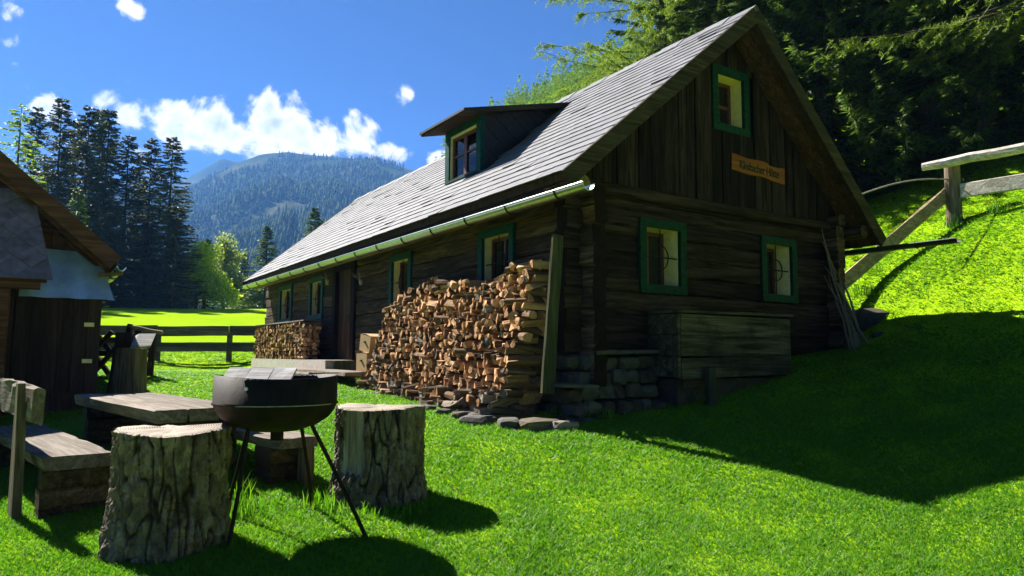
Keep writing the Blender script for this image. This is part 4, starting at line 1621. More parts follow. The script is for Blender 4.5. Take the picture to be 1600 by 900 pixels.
# ------------------------------------------------------------------ shed on the left
SH = Vector((-5.726, 10.0, .5))
shed = empty('shed', SH, YAW)
tag(shed, 'dark plank shed with sky-tinted diamond slates and sheet metal skirt at the left edge', 'shed')


def shp(u, v, z):
    return (u, v, z)


door_s = empty('door', parent=shed)
for k in range(6):
    mb = MB()
    w = .165
    u = -.02 - w * (k + .5)
    mb.beam((u, .0, .22), (u, .0, 1.55), w - .005, .04, upv=(0, 1, 0), n=2, ch=.12, jit=.002, seed=k)
    mb.build('plank', 'shed_dark', door_s)
for z in (.62, 1.12):
    mb = MB()
    mb.box((-.22, -.035, z), (-.10, -.022, z + .055))
    mb.build('hinge', 'cream', door_s)
wl = empty('wall', parent=shed)
mb = MB()
mb.beam((-2.6, .03, .06), (.0, .03, .06), .1, .34, n=4, jit=.006)
mb.build('base_beam', 'shed_dark', wl)
for k in range(9):
    mb = MB()
    u = -1.02 - .17 * (k + .5)
    mb.beam((u, .0, .2), (u, .0, 2.9), .163, .05, upv=(0, 1, 0), n=2, ch=.12, jit=.002, seed=k + 30)
    mb.build('plank', 'shed_dark', wl)
for k in range(7):                        # boards of the recessed gable
    mb = MB()
    u = -.06 - .15 * (k + .5)
    mb.beam((u, .02, 1.5), (u, .02, 2.25 + max(0, -u) * .89 - .12), .143, .04, upv=(0, 1, 0), n=2, ch=.12, seed=k + 50)
    mb.build('plank', 'shed_red', wl)
mb = MB()
mb.box((-2.6, .06, .0), (-.02, 3.0, 2.0))
mb.poly_prism([(-.02, .07, 2.0), (-2.6, .07, 2.0), (-2.6, .07, 4.1), (-2.0, .07, 3.75)], (0, 2.9, 0))
mb.build('shed_body', 'shed_dark', wl)
sr = empty('roof', parent=shed)
KS = (3.284 - 2.077) / (1.278 + .076)
for (v0, v1, th, mt_, off, nm) in ((-.45, 3.2, .06, 'shed_red', -.05, 'roof_boards'), (-.48, 3.25, .025, 'slate_black', 0, 'roof_slates')):
    mb = MB()
    zt = lambda u: 2.077 + (.076 - u) * KS + off
    mb.poly_prism([(.10, v0, zt(.10)), (-2.4, v0, zt(-2.4)), (-2.4, v0, zt(-2.4) - th), (.10, v0, zt(.10) - th)], (0, v1 - v0, 0))
    mb.poly_prism([(-2.4, v0, zt(-2.4)), (-4.6, v0, zt(-2.4) - 2.2 * KS), (-4.6, v0, zt(-2.4) - 2.2 * KS - th), (-2.4, v0, zt(-2.4) - th)], (0, v1 - v0, 0))
    mb.build(nm, mt_, sr)
mb = MB()
mb.beam((.085, -.475, 2.077 - .10), (-2.4, -.475, 2.077 + 2.485 * KS - .11), .04, .20, n=6, ch=.1, jit=.003)
mb.build('bargeboard', 'shed_red', sr)
mb = MB()
mb.beam((.0, -.30, 2.077 - .13), (-2.4, -.30, 2.077 + 2.4 * KS - .16), .10, .12, n=4, ch=.1, jit=.003)
mb.build('rafter', 'shed_red', sr)
mb = MB()
mb.beam((.02, -.05, 2.077 - .18), (-2.4, -.05, 2.077 + 2.4 * KS - .20), .10, .12, n=4, ch=.1, jit=.003)
mb.build('rafter', 'shed_red', sr)
gutter('gutter', .16, -.50, 3.0, 1.93, 1.95, .055, 'zinc', shed, 4)
mb = MB()
mb.beam((-.1, -.20, 1.83), (.20, -.25, 1.86), .05, .05, ch=.1)
mb.build('gutter_hook', 'eave_log', shed)
# sheet metal skirt over the door
mb = MB()
n = 8
top = [(-.95 + .84 * k / n, -.015, 2.16 + .004 * math.sin(k)) for k in range(n + 1)]
bot = [(-.98 + 1.09 * k / n, -.31 - .008 * math.sin(k * 1.3), 1.485 + .006 * math.sin(k * 2.1)) for k in range(n + 1)]
mb.add(top + bot + [(p[0], p[1] + .006, p[2] - .003) for p in top + bot],
       [(k, n + 1 + k, n + 2 + k, k + 1) for k in range(n)] + [(2 * n + 2 + k, 2 * n + 3 + k, 3 * n + 4 + k, 3 * n + 3 + k) for k in range(n)] + [(n + 1 + k, 3 * n + 3 + k, 3 * n + 4 + k, n + 2 + k) for k in range(n)])
mb.build('metal_skirt', 'sheet', shed)
# diamond slates of the porch roof
pr = empty('porch_roof', parent=shed)
T0, T1 = Vector((-2.3, -.22, 3.02)), Vector((-.93, -.22, 2.90))
B0, B1 = Vector((-2.3, -.78, 1.66)), Vector((-.655, -.78, 1.70))
ex = Vector((1, 0, 0))
ey = (T1 - B1)
ey.x = 0
hl = ey.length
ey.normalize()
nn = ex.cross(ey)
a = .36
for i in range(-1, 8):
    for j in range(-1, 9):
        cx_, cy_ = -2.3 + a * (i + (j % 2) * .5), a * .42 * j
        d = clip_poly([(cx_ - a * .52, cy_), (cx_, cy_ - a * .44), (cx_ + a * .52, cy_), (cx_, cy_ + a * .44)],
                      [(0, -1, .02), (0, 1, hl), (1, .275 / hl, -.655 + .03)])
        if len(d) < 3:
            continue
        mcx, mcy = sum(p[0] for p in d) / len(d), sum(p[1] for p in d) / len(d)
        mb = MB()
        org = Vector((0, -.78, 1.68))
        mb.poly_prism([org + ex * (mcx + (p[0] - mcx) * .985) + ey * (mcy + (p[1] - mcy) * .985) + nn * (.022 if p[1] < mcy else .008) for p in d], nn * .012)
        mb.build('slate', 'slate_sky_tint', pr)
mb = MB()
mb.poly_prism([B0 + Vector((0, .02, -.01)), B1 + Vector((-.03, .02, -.03)), T1 + Vector((-.03, .02, -.01)), T0 + Vector((0, .02, 0))], (0, .05, -.03))
mb.build('sheathing', 'shed_red', pr)
mb = MB()
mb.beam((-2.3, -.70, 1.585), (-.75, -.70, 1.60), .09, .10, n=3, jit=.004)
mb.build('eave_beam', 'shed_red', pr)
mb = MB()
mb.beam((-1.13, -.66, -.1), (-1.13, -.66, 1.54), .14, .12, upv=(0, 1, 0), n=3, jit=.004)
mb.build('porch_post', 'shed_red', shed)


# ------------------------------------------------------------------ garden furniture
AX = Vector((.672, -.740, 0))           # bench and table run this way, towards the camera
PX = Vector((.740, .672, 0))
AXZ = math.atan2(AX.y, AX.x)


def on_ground(x, y):
    return Vector((x, y, hz(x, y)))


def crib(parent, x, y0, y1, z0, z1, n, w, mat='crib', seed=0):
    """stacked beams across the seat (local x along the bench)"""
    h = (z1 - z0) / n
    for k in range(n):
        mb = MB()
        j = random.Random(seed + k).uniform(-.02, .02)
        mb.beam((x + j, y0 - abs(j), z0 + h * (k + .5)), (x + j, y1 + abs(j), z0 + h * (k + .5)), w, h - .004, n=3, ch=.16, jit=.006, seed=seed + k)
        mb.build('support_beam', mat, parent)


def slab(parent, name, p0, p1, w, t, mat, seed, edge=.02):
    mb = MB()
    n = 12
    rr = random.Random(seed)
    p0, p1 = Vector(p0), Vector(p1)
    vs = []
    for i in range(n + 1):
        c = p0.lerp(p1, i / n)
        e0, e1 = rr.uniform(-edge, edge), rr.uniform(-edge, edge)
        for (yy, zz) in ((-w / 2 + e0, t / 2 - .008), (-w / 2 + .02 + e0, t / 2), (-w / 6, t / 2 + rr.uniform(-.003, .003)), (w / 6, t / 2 + rr.uniform(-.003, .003)), (w / 2 - .02 + e1, t / 2), (w / 2 + e1, t / 2 - .01),
                         (w / 2 + e1 * .5 - .02, -t / 2), (-w / 2 + e0 * .5 + .02, -t / 2)):
            vs.append((c.x + rr.uniform(-.008, .008) * (i in (0, n)), c.y + yy, c.z + zz))
    fs = []
    for i in range(n):
        for j in range(8):
            fs.append((i * 8 + j, (i + 1) * 8 + j, (i + 1) * 8 + (j + 1) % 8, i * 8 + (j + 1) % 8))
    fs += [tuple(range(8)), tuple(n * 8 + j for j in range(7, -1, -1))]
    mb.add(vs, fs)
    return mb.build(name, mat, parent)


# bench with a backrest, left
bc = Vector((-2.90, 4.90, 0))
g = hz(-3.3, 5.3)
bench = empty('bench', (bc.x, bc.y, g), AXZ)
tag(bench, 'rough slab bench with tall back post at the left edge', 'bench')
sz = .57 - g
slab(bench, 'seat', (-2.6, 0, sz - .045), (0, 0, sz - .045), .43, .09, 'grey_x', 5)
crib(bench, -.18, -.19, .21, -.12, sz - .09, 3, .16, seed=3)
crib(bench, -2.2, -.19, .21, -.05, sz - .09, 3, .16, seed=8)
for k, x in enumerate((-.32, -2.1)):
    mb = MB()
    mb.add([(x - .095, -.33, -.14), (x + .095, -.33, -.14), (x + .095, -.275, -.14), (x - .095, -.275, -.14),
            (x - .075, -.335, .5), (x + .07, -.335, .5), (x + .07, -.28, .5), (x - .075, -.28, .5),
            (x - .035, -.34, 1.045 - g), (x + .03, -.34, 1.045 - g), (x + .03, -.295, 1.045 - g), (x - .035, -.295, 1.045 - g)],
           [(3, 2, 1, 0), (8, 9, 10, 11)] + [(r * 4 + j, r * 4 + (j + 1) % 4, r * 4 + 4 + (j + 1) % 4, r * 4 + 4 + j) for r in range(2) for j in range(4)])
    mb.build('back_post', 'grey_z', bench)
mb = MB()
mb.beam((-2.7, -.245, .92 - g), (-.10, -.245, .90 - g), .06, .24, n=10, ch=.22, jit=.016, seed=12)
mb.build('backrest', 'grey_x', bench)

# table
g = hz(-3.4, 6.6)
tc_ = Vector((-2.38, 5.66, 0))
table = empty('table', (tc_.x, tc_.y, g), AXZ)
tag(table, 'rough wooden slab table on log cribs between the two benches', 'table')
sz = .83 - g
mb = None
for k in range(3):
    slab(table, 'top_board', (-2.75 + .05 * k, -.26 + .26 * k, sz - .05), (0 - .03 * k, -.26 + .26 * k, sz - .05), .253, .10, 'grey_x', 20 + k, edge=.010 if k == 1 else .012)
crib(table, -.35, -.34, .34, -.15, sz - .10, 4, .15, seed=30)
crib(table, -2.3, -.34, .34, -.05, sz - .10, 4, .15, seed=40)
mb = MB()
mb.beam((-2.3, 0, sz - .18), (-.35, 0, sz - .18), .10, .12, n=3, jit=.005)
mb.build('stretcher', 'crib', table)

# bench on the far side of the table
g = hz(-2.2, 6.2)
b2 = empty('bench', (-1.62, 5.56, g), AXZ)
tag(b2, 'low slab bench without back behind the fire bowl', 'bench')
sz = .62 - g
slab(b2, 'seat', (-2.3, 0, sz - .04), (0, 0, sz - .04), .36, .08, 'grey_x', 33)
crib(b2, -.30, -.15, .17, -.15, sz - .08, 3, .30, seed=60)
crib(b2, -1.9, -.15, .17, -.08, sz - .08, 3, .16, seed=66)
mb = MB()
mb.beam((-.09, .10, -.15), (-.09, .10, sz - .085), .12, .10, upv=(0, 1, 0), n=2, jit=.004)
mb.build('leg', 'grey_z', b2)


# ------------------------------------------------------------------ tree stumps
def stump(x, y, r_top, r_bot, h, seed, label, split=False):
    g = hz(x, y)
    s = empty('tree_stump', (x, y, g))
    tag(s, label, 'stump')
    na, nz = 340, 150
    off = Vector((seed * 7.1, seed * 3.3, 0))
    vs, plate, bares = [], [], []
    prof = lambda t: r_bot + (r_top - r_bot) * min(1, t * 1.9) ** .7
    for k in range(nz + 1):
        t = k / nz
        for j in range(na):
            a = 2 * math.pi * j / na
            r = prof(t)
            lob = 1 + .045 * mn.noise(Vector((math.cos(a) * 1.3, math.sin(a) * 1.3, t * .8)) + off) + .07 * (1 - t) ** 3 * math.sin(5 * a + seed)
            q = Vector((math.cos(a) * r * 14.5, math.sin(a) * r * 14.5, t * h * 5.6)) + off
            q += Vector((mn.noise(q * .9), mn.noise(q * .9 + Vector((9, 0, 0))), mn.noise(q * .9 + Vector((0, 9, 0))))) * .95
            qa = Vector((math.cos(a) * r * 15, math.sin(a) * r * 15, t * h * 3.2)) + off
            qb = Vector((math.cos(a) * r * 9, math.sin(a) * r * 9, t * h * 17)) + off
            wob = mn.noise(q * .45) * .9
            n1 = abs(mn.noise(qa + Vector((wob, -wob, wob * .6))))
            n2 = abs(mn.noise(qb + Vector((wob, wob, 0))))
            crack = min(1., n1 / .20) * (.45 + .55 * min(1., n2 / .16))
            fine = mn.fractal(q * 1.9, .65, 2.1, 6)
            bare = 0
            if split:
                m = math.sin(a + 2.05) * 1.0
                da = abs((a - 4.15 + math.pi) % (2 * math.pi) - math.pi)
                bare = max(0., min(1., (.34 - da + .16 * mn.noise(Vector((a * 3, t * 3.5, 1.))) + .06 * mn.noise(q * .8)) / .10)) * max(0., min(1., (t - .34 - .16 * mn.noise(Vector((a * 7, 3., 0)))) / .10))
            disp = (.024 * crack ** .7 + .017 * fine) * (1 - bare) - .018 * bare + .004 * bare * math.sin(a * 90)
            rr_ = r * lob + disp - .025
            zt = t * h + (.012 * math.sin(2 * a + seed) + .010 * mn.noise(Vector((math.cos(a) * 3, math.sin(a) * 3, 0)) + off)) * t - .12 * (1 - t)
            vs.append((math.cos(a) * rr_, math.sin(a) * rr_, zt))
            plate.append(max(crack, bare))
            bares.append(bare)
    F = []
    mi = []
    for k in range(nz):
        for j in range(na):
            F.append((k * na + j, k * na + (j + 1) % na, (k + 1) * na + (j + 1) % na, (k + 1) * na + j))
    me = bpy.data.meshes.new('bark')
    me.from_pydata(vs, [], F)
    me.materials.append(MT['thickbark'])
    me.materials.append(MT['bare'])
    if split:
        for k in range(nz):
            for j in range(na):
                a = 2 * math.pi * (j + .5) / na
                da = abs((a - 4.15 + math.pi) % (2 * math.pi) - math.pi)
                mi.append(1 if bares[k * na + j] > .5 else 0)
        me.polygons.foreach_set('material_index', mi)
    at = me.attributes.new('plate', 'FLOAT', 'POINT')
    at.data.foreach_set('value', plate)
    me.polygons.foreach_set('use_smooth', [True] * len(F))
    link('bark', me, s)
    # sawn top
    top = vs[nz * na:]
    mb = MB()
    rings = [1.0, .93, .6, .3]
    pts = []
    for q in rings:
        for j in range(na):
            x_, y_, z_ = top[j]
            pts.append((x_ * q * .985, y_ * q * .985, z_ + .006 + .004 * mn.noise(Vector((x_ * q * 9, y_ * q * 9, seed))) - (.010 if q == 1.0 else 0)))
    pts.append((0, 0, h + .006))
    fs = []
    for r_ in range(3):
        for j in range(na):
            fs.append((r_ * na + j, r_ * na + (j + 1) % na, (r_ + 1) * na + (j + 1) % na, (r_ + 1) * na + j))
    for j in range(na):
        fs.append((3 * na + j, 3 * na + (j + 1) % na, 4 * na))
    mb.add(pts, fs)
    mb.build('sawn_top', 'endgrain', s, True)
    return s


MT['bare'] = wood('bare_stump_wood', (.16, .125, .09), (.46, .40, .32), 'Z', 14, .8, .8)
stump(-2.06, 4.42, .325, .385, .675, 1, 'large bark-covered stump with sawn top in the left foreground')
stump(-.975, 5.40, .325, .375, .645, 2, 'split-barked stump with bare streak standing right of the fire bowl', split=True)

# ------------------------------------------------------------------ fire bowl
fx, fy = -1.53, 4.70
g = hz(fx, fy)
bowl = empty('fire_bowl', (fx, fy, g))
tag(bowl, 'sooty black steel fire bowl on thin splayed legs in the foreground', 'fire bowl')
rim = 1.10 - g
mb = MB()
prof = [(.385, rim + .012), (.385, rim - .15), (.392, rim - .155), (.392, rim - .165), (.382, rim - .17), (.372, rim - .20), (.335, rim - .25), (.26, rim - .30), (.15, rim - .335), (0.02, rim - .345),
        (0.02, rim - .338), (.15, rim - .328), (.255, rim - .293), (.33, rim - .243), (.366, rim - .195), (.379, rim - .15), (.379, rim + .012)]
sg = 56
vs = []
for r, z in prof:
    for j in range(sg):
        a = 2 * math.pi * j / sg
        zz = z + (.010 * math.sin(a * 2 + .6) if z > rim - .05 else 0)
        vs.append((r * math.cos(a), r * math.sin(a), zz))
n = len(prof)
fs = [(i * sg + j, ((i + 1) % n) * sg + j, ((i + 1) % n) * sg + (j + 1) % sg, i * sg + (j + 1) % sg) for i in range(n) for j in range(sg)]
mb.add(vs, fs)
o = mb.build('bowl', 'rust', bowl, True)
mb = MB()
mb.tube([(.393 * math.cos(a), .393 * math.sin(a), rim - .160) for a in np.linspace(math.pi * 1.40, math.pi * 1.93, 20)], .0032, 6)
mb.build('seam', 'deadtwig', bowl)
mb = MB()
mb.tube([(-.055, -.381, rim - .055), (-.055, -.394, rim - .055)], .011, 10)
mb.build('rivet', 'zinc', bowl)
for k, (a, b) in enumerate([((-.10, -.20), (-.14, -.37)), ((.22, -.02), (.68, -.18)), ((.10, .22), (.15, .42)), ((-.22, .14), (-.42, .28))]):
    mb = MB()
    top_ = Vector((a[0], a[1], rim - .30 if k != 1 else rim - .26))
    gx, gy = fx + b[0], fy + b[1]
    bot_ = Vector((b[0], b[1], hz(gx, gy) - g - .06))
    mb.tube([top_, top_.lerp(bot_, .5) + Vector((.006, 0, 0)), bot_], .013, 8)
    mb.build('leg', 'rust', bowl)
for k in range(3):
    mb = MB()
    x0 = -.33 + k * .150
    mb.beam((x0, -.02, rim + .020 + .004 * (k % 2)), (x0 + .145, -.025, rim + .018), .15, .016, upv=(0, -.62, 1), n=2, ch=.1, jit=.003, seed=k)
    mb.build('board', 'pale', bowl)
mb = MB()
for k in range(9):
    x0 = -.30 + k * .075
    w = math.sqrt(max(.01, .36 ** 2 - x0 ** 2))
    mb.tube([(x0, -w, rim - .09), (x0, w, rim - .09)], .006, 6)
mb.build('grate', 'iron', bowl)
mb = MB()
mb.box((-.02, -.03, rim - .40), (.05, .02, rim - .335))
mb.build('ash_spout', 'rust', bowl)

# ------------------------------------------------------------------ chopping block, axe, sawbuck
cbx, cby = -5.86, 11.0
g = hz(cbx, cby)
mb = MB()
mb.tube([(cbx, cby, g - .1), (cbx, cby, g + .1), (cbx + .01, cby, g + .4), (cbx + .02, cby, 1.335)], [.275, .265, .245, .235], 16, jit=.03, seed=6)
tag(mb.build('chopping_block', 'grey_z'), 'upright grey chopping block with an axe beyond the table', 'chopping block')
lg = empty('split_log', (cbx + .02, cby - .02, 1.337), R(20))
tag(lg, 'dark chunk of wood with a pale split face on the chopping block', 'log')
mb = MB()
mb.beam((-.09, -.10, .12), (-.09, .16, .12), .22, .24, n=1, ch=.08, jit=.01)
mb.build('bark_piece', 'shed_dark', lg)
mb = MB()
mb.poly_prism([(.03, -.22, .005), (.30, -.16, .04), (.33, .14, .235), (.10, .10, .225), (.03, .08, .18)], (-.01, .04, -.03))
mb.build('split_face', 'pale', lg)
ax = empty('axe', (cbx - .02, cby - .06, 1.60))
tag(ax, 'axe with long wooden handle struck into the chunk on the chopping block', 'axe')
mb = MB()
mb.poly_prism([(-.02, -.02, -.06), (.06, -.02, -.06), (.075, -.02, .10), (.01, -.02, .11)], (0, .045, 0))
mb.build('axe_head', 'iron', ax)
mb = MB()
mb.tube([(.03, 0, .07), (.18, -.01, .055), (.36, -.02, .01), (.56, -.03, -.025)], [.022, .020, .021, .028], 8)
mb.build('handle', 'brace', ax)
sbx, sby = -6.75, 12.6
g = hz(sbx, sby)
sb = empty('sawbuck', (sbx, sby, g), R(12))
tag(sb, 'dark cross-legged sawbuck standing behind the chopping block', 'sawbuck')
for x in (-.55, -.25):
    for s_ in (-1, 1):
        mb = MB()
        mb.beam((x - .32 * s_, -.04 * s_, -.03), (x + .30 * s_, -.04 * s_, .78), .07, .11, upv=(0, 1, 0), ch=.1)
        mb.build('leg', 'shed_dark', sb)
for (A, B_) in (((-.75, 0, .40), (.40, .02, .38)), ((-.75, .05, .62), (.40, .06, .64)), ((-.1, -.06, .20), (.42, -.06, .20)), ((-.1, .08, .07), (.42, .08, .07))):
    mb = MB()
    mb.beam(A, B_, .06, .10, n=2, ch=.1, jit=.004)
    mb.build('rail', 'crib', sb)
for x in (.12, .38):
    mb = MB()
    mb.beam((x, .02, -.03), (x + .03, .02, .80), .10, .07, upv=(0, 1, 0), ch=.1)
    mb.build('leg', 'shed_dark', sb)


# ------------------------------------------------------------------ trees
def norm(a):
    return a / np.maximum(np.linalg.norm(a, axis=-1, keepdims=True), 1e-9)


def conifer_mesh(name, h, r, seed, spacing, nb, ntw, tl, tw, mat, droop=.25, zlo=.07, power=.85, hang=.3, fan=1, stub=.1, rise=.35):
    rg = np.random.default_rng(seed)
    zs = np.arange(zlo * h, h * .985, spacing)
    W = len(zs)
    zb = (zs[:, None] + rg.uniform(-.5, .5, (W, nb)) * spacing).ravel()
    fr_ = np.clip(zb / h, 0, 1)
    Lb = (r * (1 - fr_) ** power * rg.uniform(.6, 1.12, W * nb) + stub)
    an = rg.uniform(0, 2 * np.pi, W * nb)
    D = np.stack([np.cos(an), np.sin(an), np.zeros_like(an)], 1)
    Pp = np.stack([-np.sin(an), np.cos(an), np.zeros_like(an)], 1)
    n = W * nb
    t = rg.beta(1.25, .95, (n, ntw)) * .96 + .04
    t[:, 0] = 1.0
    dr = droop * (1 - fr_) - rise * .35 * fr_ ** 2
    zoff = Lb[:, None] * (-dr[:, None] * t * 1.4 + (dr[:, None] * .9 + .06) * t ** 2.2)
    pos = D[:, None] * (Lb[:, None] * t)[..., None]
    pos[..., 2] += zb[:, None] + zoff
    side = rg.choice([-1., 1.], (n, ntw))
    ang = rg.uniform(.25, 1.15, (n, ntw)) * (1 - .55 * t)
    ang[:, 0] = 0
    hg = rg.uniform(-.1, 1.0, (n, ntw)) * hang
    dirv = D[:, None] * np.cos(ang)[..., None] + Pp[:, None] * (np.sin(ang) * side)[..., None]
    dirv[..., 2] -= hg
    dirv = norm(dirv)
    ln = tl * rg.uniform(.6, 1.25, (n, ntw)) * (.55 + .45 * (Lb / r)[:, None]) * (1.15 - .5 * t)
    V, F = [], 0
    upr = np.array([0, 0, 1.]) + rg.normal(0, .45, (n, ntw, 3))
    wv = norm(np.cross(dirv, upr))
    quads = []
    for k in range(fan):
        if fan > 1:
            a = (k - (fan - 1) / 2) * .62
            dk = norm(dirv * np.cos(a) + wv * np.sin(a) + rg.normal(0, .10, dirv.shape))
            lk = ln * (1 - .28 * abs(k - (fan - 1) / 2)) * rg.uniform(.8, 1.1, ln.shape)
            wk = norm(np.cross(dk, upr))
        else:
            dk, lk, wk = dirv, ln, wv
        wd = tw * rg.uniform(.7, 1.3, ln.shape)
        b0 = pos
        midp = pos + dk * (lk * .45)[..., None]
        tip = pos + dk * lk[..., None]
        tip[..., 2] -= lk * .12
        quads.append(np.stack([b0, midp + wk * wd[..., None], tip, midp - wk * wd[..., None]], 2).reshape(-1, 4, 3))
    Q = np.concatenate(quads).reshape(-1, 3)
    return fast_mesh(name, Q, np.arange(len(Q)).reshape(-1, 4), 4, [mat]), (zb, Lb, D, dr)


def trunk_mesh(h, r0, seed, branches=None, every=1, mat='bark', bend=.0, br=.03):
    mb = MB()
    rr = random.Random(seed)
    n = 10
    mb.tube([(bend * math.sin(i / n * 2.2), bend * .4 * math.sin(i / n * 3), -.4 + (h * .99 + .4) * i / n) for i in range(n + 1)], [max(.012, r0 * (1 - i / n) ** .9 * (1.25 if i == 0 else 1)) for i in range(n + 1)], 9, jit=.05, seed=seed)
    if branches is not None:
        zb, Lb, D, dr = branches
        for i in range(0, len(zb), every):
            pts, rad = [], []
            for t in (0, .4, .75, 1.0):
                pts.append((D[i, 0] * Lb[i] * t, D[i, 1] * Lb[i] * t, zb[i] + Lb[i] * (-dr[i] * t * 1.4 + (dr[i] * .9 + .06) * t ** 2.2)))
                rad.append(br * (1 - .8 * t) * (.4 + .6 * Lb[i] / max(Lb)))
            mb.tube(pts, rad, 4, cap=False)
    return mb.mesh('trunk', mat, True)


def plant_tree(name, crown, trunk, x, y, s, rz, label, cat, group=None, sink=.2):
    t = empty(name, (x, y, hz(x, y) - sink), rz)
    t.scale = s if isinstance(s, tuple) else (s, s, s)
    tag(t, label, cat, group)
    link('crown', crown, t)
    link('trunk', trunk, t)
    return t


# far spruces at the edge of the meadow
SP = []
for k in range(3):
    cm, br_ = conifer_mesh('spruce_crown', 20, 2.7 + .25 * k, 100 + k,   .40, 9, 40, .55, .055, 'spruce', droop=.36, zlo=.03, power=.66, hang=.55, stub=.25)
    SP.append((cm, trunk_mesh(20, .26, k, br_, 3)))
LR = []
cm, br_ = conifer_mesh('larch_crown', 18, 2.6, 120, .5, 6, 18, .40, .065, 'larch', droop=.05, zlo=.10, power=.7, hang=.8, stub=.3)
LR.append((cm, trunk_mesh(18, .22, 5, br_, 2)))
MG = []
for k in range(2):
    cm, br_ = conifer_mesh('green_spruce_crown', 14, 2.9, 130 + k, .36, 8, 24, .55, .08, 'midgreen', droop=.28, zlo=.03, power=.85, hang=.45, stub=.2)
    MG.append((cm, trunk_mesh(14, .22, 9, br_, 3)))
left = [  # px, top row, depth, kind, width, label
    (10, 150, 52, 'l', 1.15, 'light green larch at the far left edge above the shed'),
    (37, 155, 63, 's', .8, 'slim grey-green spruce second from the left edge'),
    (75, 138, 58, 's', .85, 'tallest thin spruce standing out against the small cloud'),
    (98, 176, 66, 's', 1.0, 'broad dark spruce behind the thin tallest one'),
    (120, 153, 60, 's', .95, 'tall dark spruce left of the close pair over the shed roof'),
    (140, 156, 64, 's', .80, 'narrow spruce forming the left of a close pair'),
    (152, 158, 59, 's', .95, 'dark spruce forming the right of a close pair'),
    (110, 292, 48, 'm', 1.0, 'small sunlit young spruce in front of the dark spruces'),
    (186, 201, 60, 's', 1.0, 'dark spruce alone just right of the close pair'),
    (205, 232, 66, 's', .8, 'shorter spruce tucked between two taller dark ones'),
    (223, 206, 61, 's', .9, 'dark spruce second from the right end of the row'),
    (256, 204, 60, 's', 1.05, 'dark spruce ending the row, against the mountain'),
    (268, 318, 55, 's', 1.5, 'wide bushy dark spruce at the right foot of the row'),
    (160, 330, 54, 's', 1.3, 'low dense spruce filling the row behind the shed gable'),
    (225, 345, 56, 's', 1.35, 'low dense spruce beneath the two right-hand tall ones'),
    (60, 250, 60, 's', 1.2, 'dense spruce low behind the shed ridge'),
    (318, 372, 60, 'm', 1.3, 'green spruce beside the bright leafy tree'),
    (413, 350, 62, 'm', 1.25, 'pointed green spruce left of the cabin roof edge'),
    (488, 321, 70, 'm', 1.15, 'pointed green spruce peeping over the cabin roof edge'),
    (375, 395, 75, 'm', 1.5, 'low green spruce between the pale tree and the cabin'),
    (448, 400, 80, 'm', 1.6, 'low green spruce just left of the far roof corner'),
]
for k, (px, ty, d, kind, wd, lab) in enumerate(left):
    x = (px - 800) / 1116.5 * d
    top = 1.25 + (556 - ty) / 1116.5 * d - .002 * d
    h = top - hz(x, d) + .2
    pr_, h0 = (SP[k % 3], 20) if kind == 's' else ((LR[0], 18) if kind == 'l' else (MG[k % 2], 14))
    s = h / h0
    w = max(s, .55) * wd * 1.12
    nm = 'larch_tree' if kind == 'l' else 'spruce_tree'
    plant_tree(nm, pr_[0], pr_[1], x, d, (w, w, s), k * 1.7, lab, 'tree', 'trees at the edge of the meadow')


def leafy_mesh(name, lobes, n, size, seed, mat):
    rg = np.random.default_rng(seed)
    P = []
    wts = np.array([l[3] ** 3 for l in lobes])
    wts /= wts.sum()
    for (x, y, z, r), w in zip(lobes, wts):
        m = int(n * w)
        d = norm(rg.normal(0, 1, (m, 3)))
        rad = r * rg.uniform(0, 1, m) ** .45
        nz = np.array([mn.noise(Vector(q) * 2.4 + Vector((x, y, z))) for q in d])
        p = d * (rad * (1 + .5 * nz))[:, None] * np.array([1, 1, .95]) + np.array([x, y, z])
        keep = np.array([mn.noise(Vector(q) * (1.3 / r)) for q in p]) > -.22
        P.append(p[keep])
    P = np.concatenate(P)
    m = len(P)
    a = norm(rg.normal(0, 1, (m, 3)))
    b = norm(np.cross(a, rg.normal(0, 1, (m, 3))))
    s = size * rg.uniform(.6, 1.3, m)[:, None]
    Q = np.stack([P - a * s, P + b * s * .6, P + a * s, P - b * s * .6], 1).reshape(-1, 3)
    return fast_mesh(name, Q, np.arange(len(Q)).reshape(-1, 4), 4, [mat])


def leafy_tree(name, x, y, h, lobes, n, size, seed, mat, lab):
    t = empty(name, (x, y, hz(x, y) - .1))
    tag(t, lab, 'tree')
    link('crown', leafy_mesh('leafy_crown', lobes, n, size, seed, mat), t)
    mb = MB()
    mb.tube([(0, 0, -.3), (.05, 0, h * .3), (0, .05, h * .7)], [.16, .12, .04], 8)
    for l in lobes:
        mb.tube([(0, 0, h * .25), (l[0] * .6, l[1] * .6, l[2] * .75), (l[0], l[1], l[2])], [.07, .05, .02], 5)
    mb.build('trunk', 'bark', t, True)


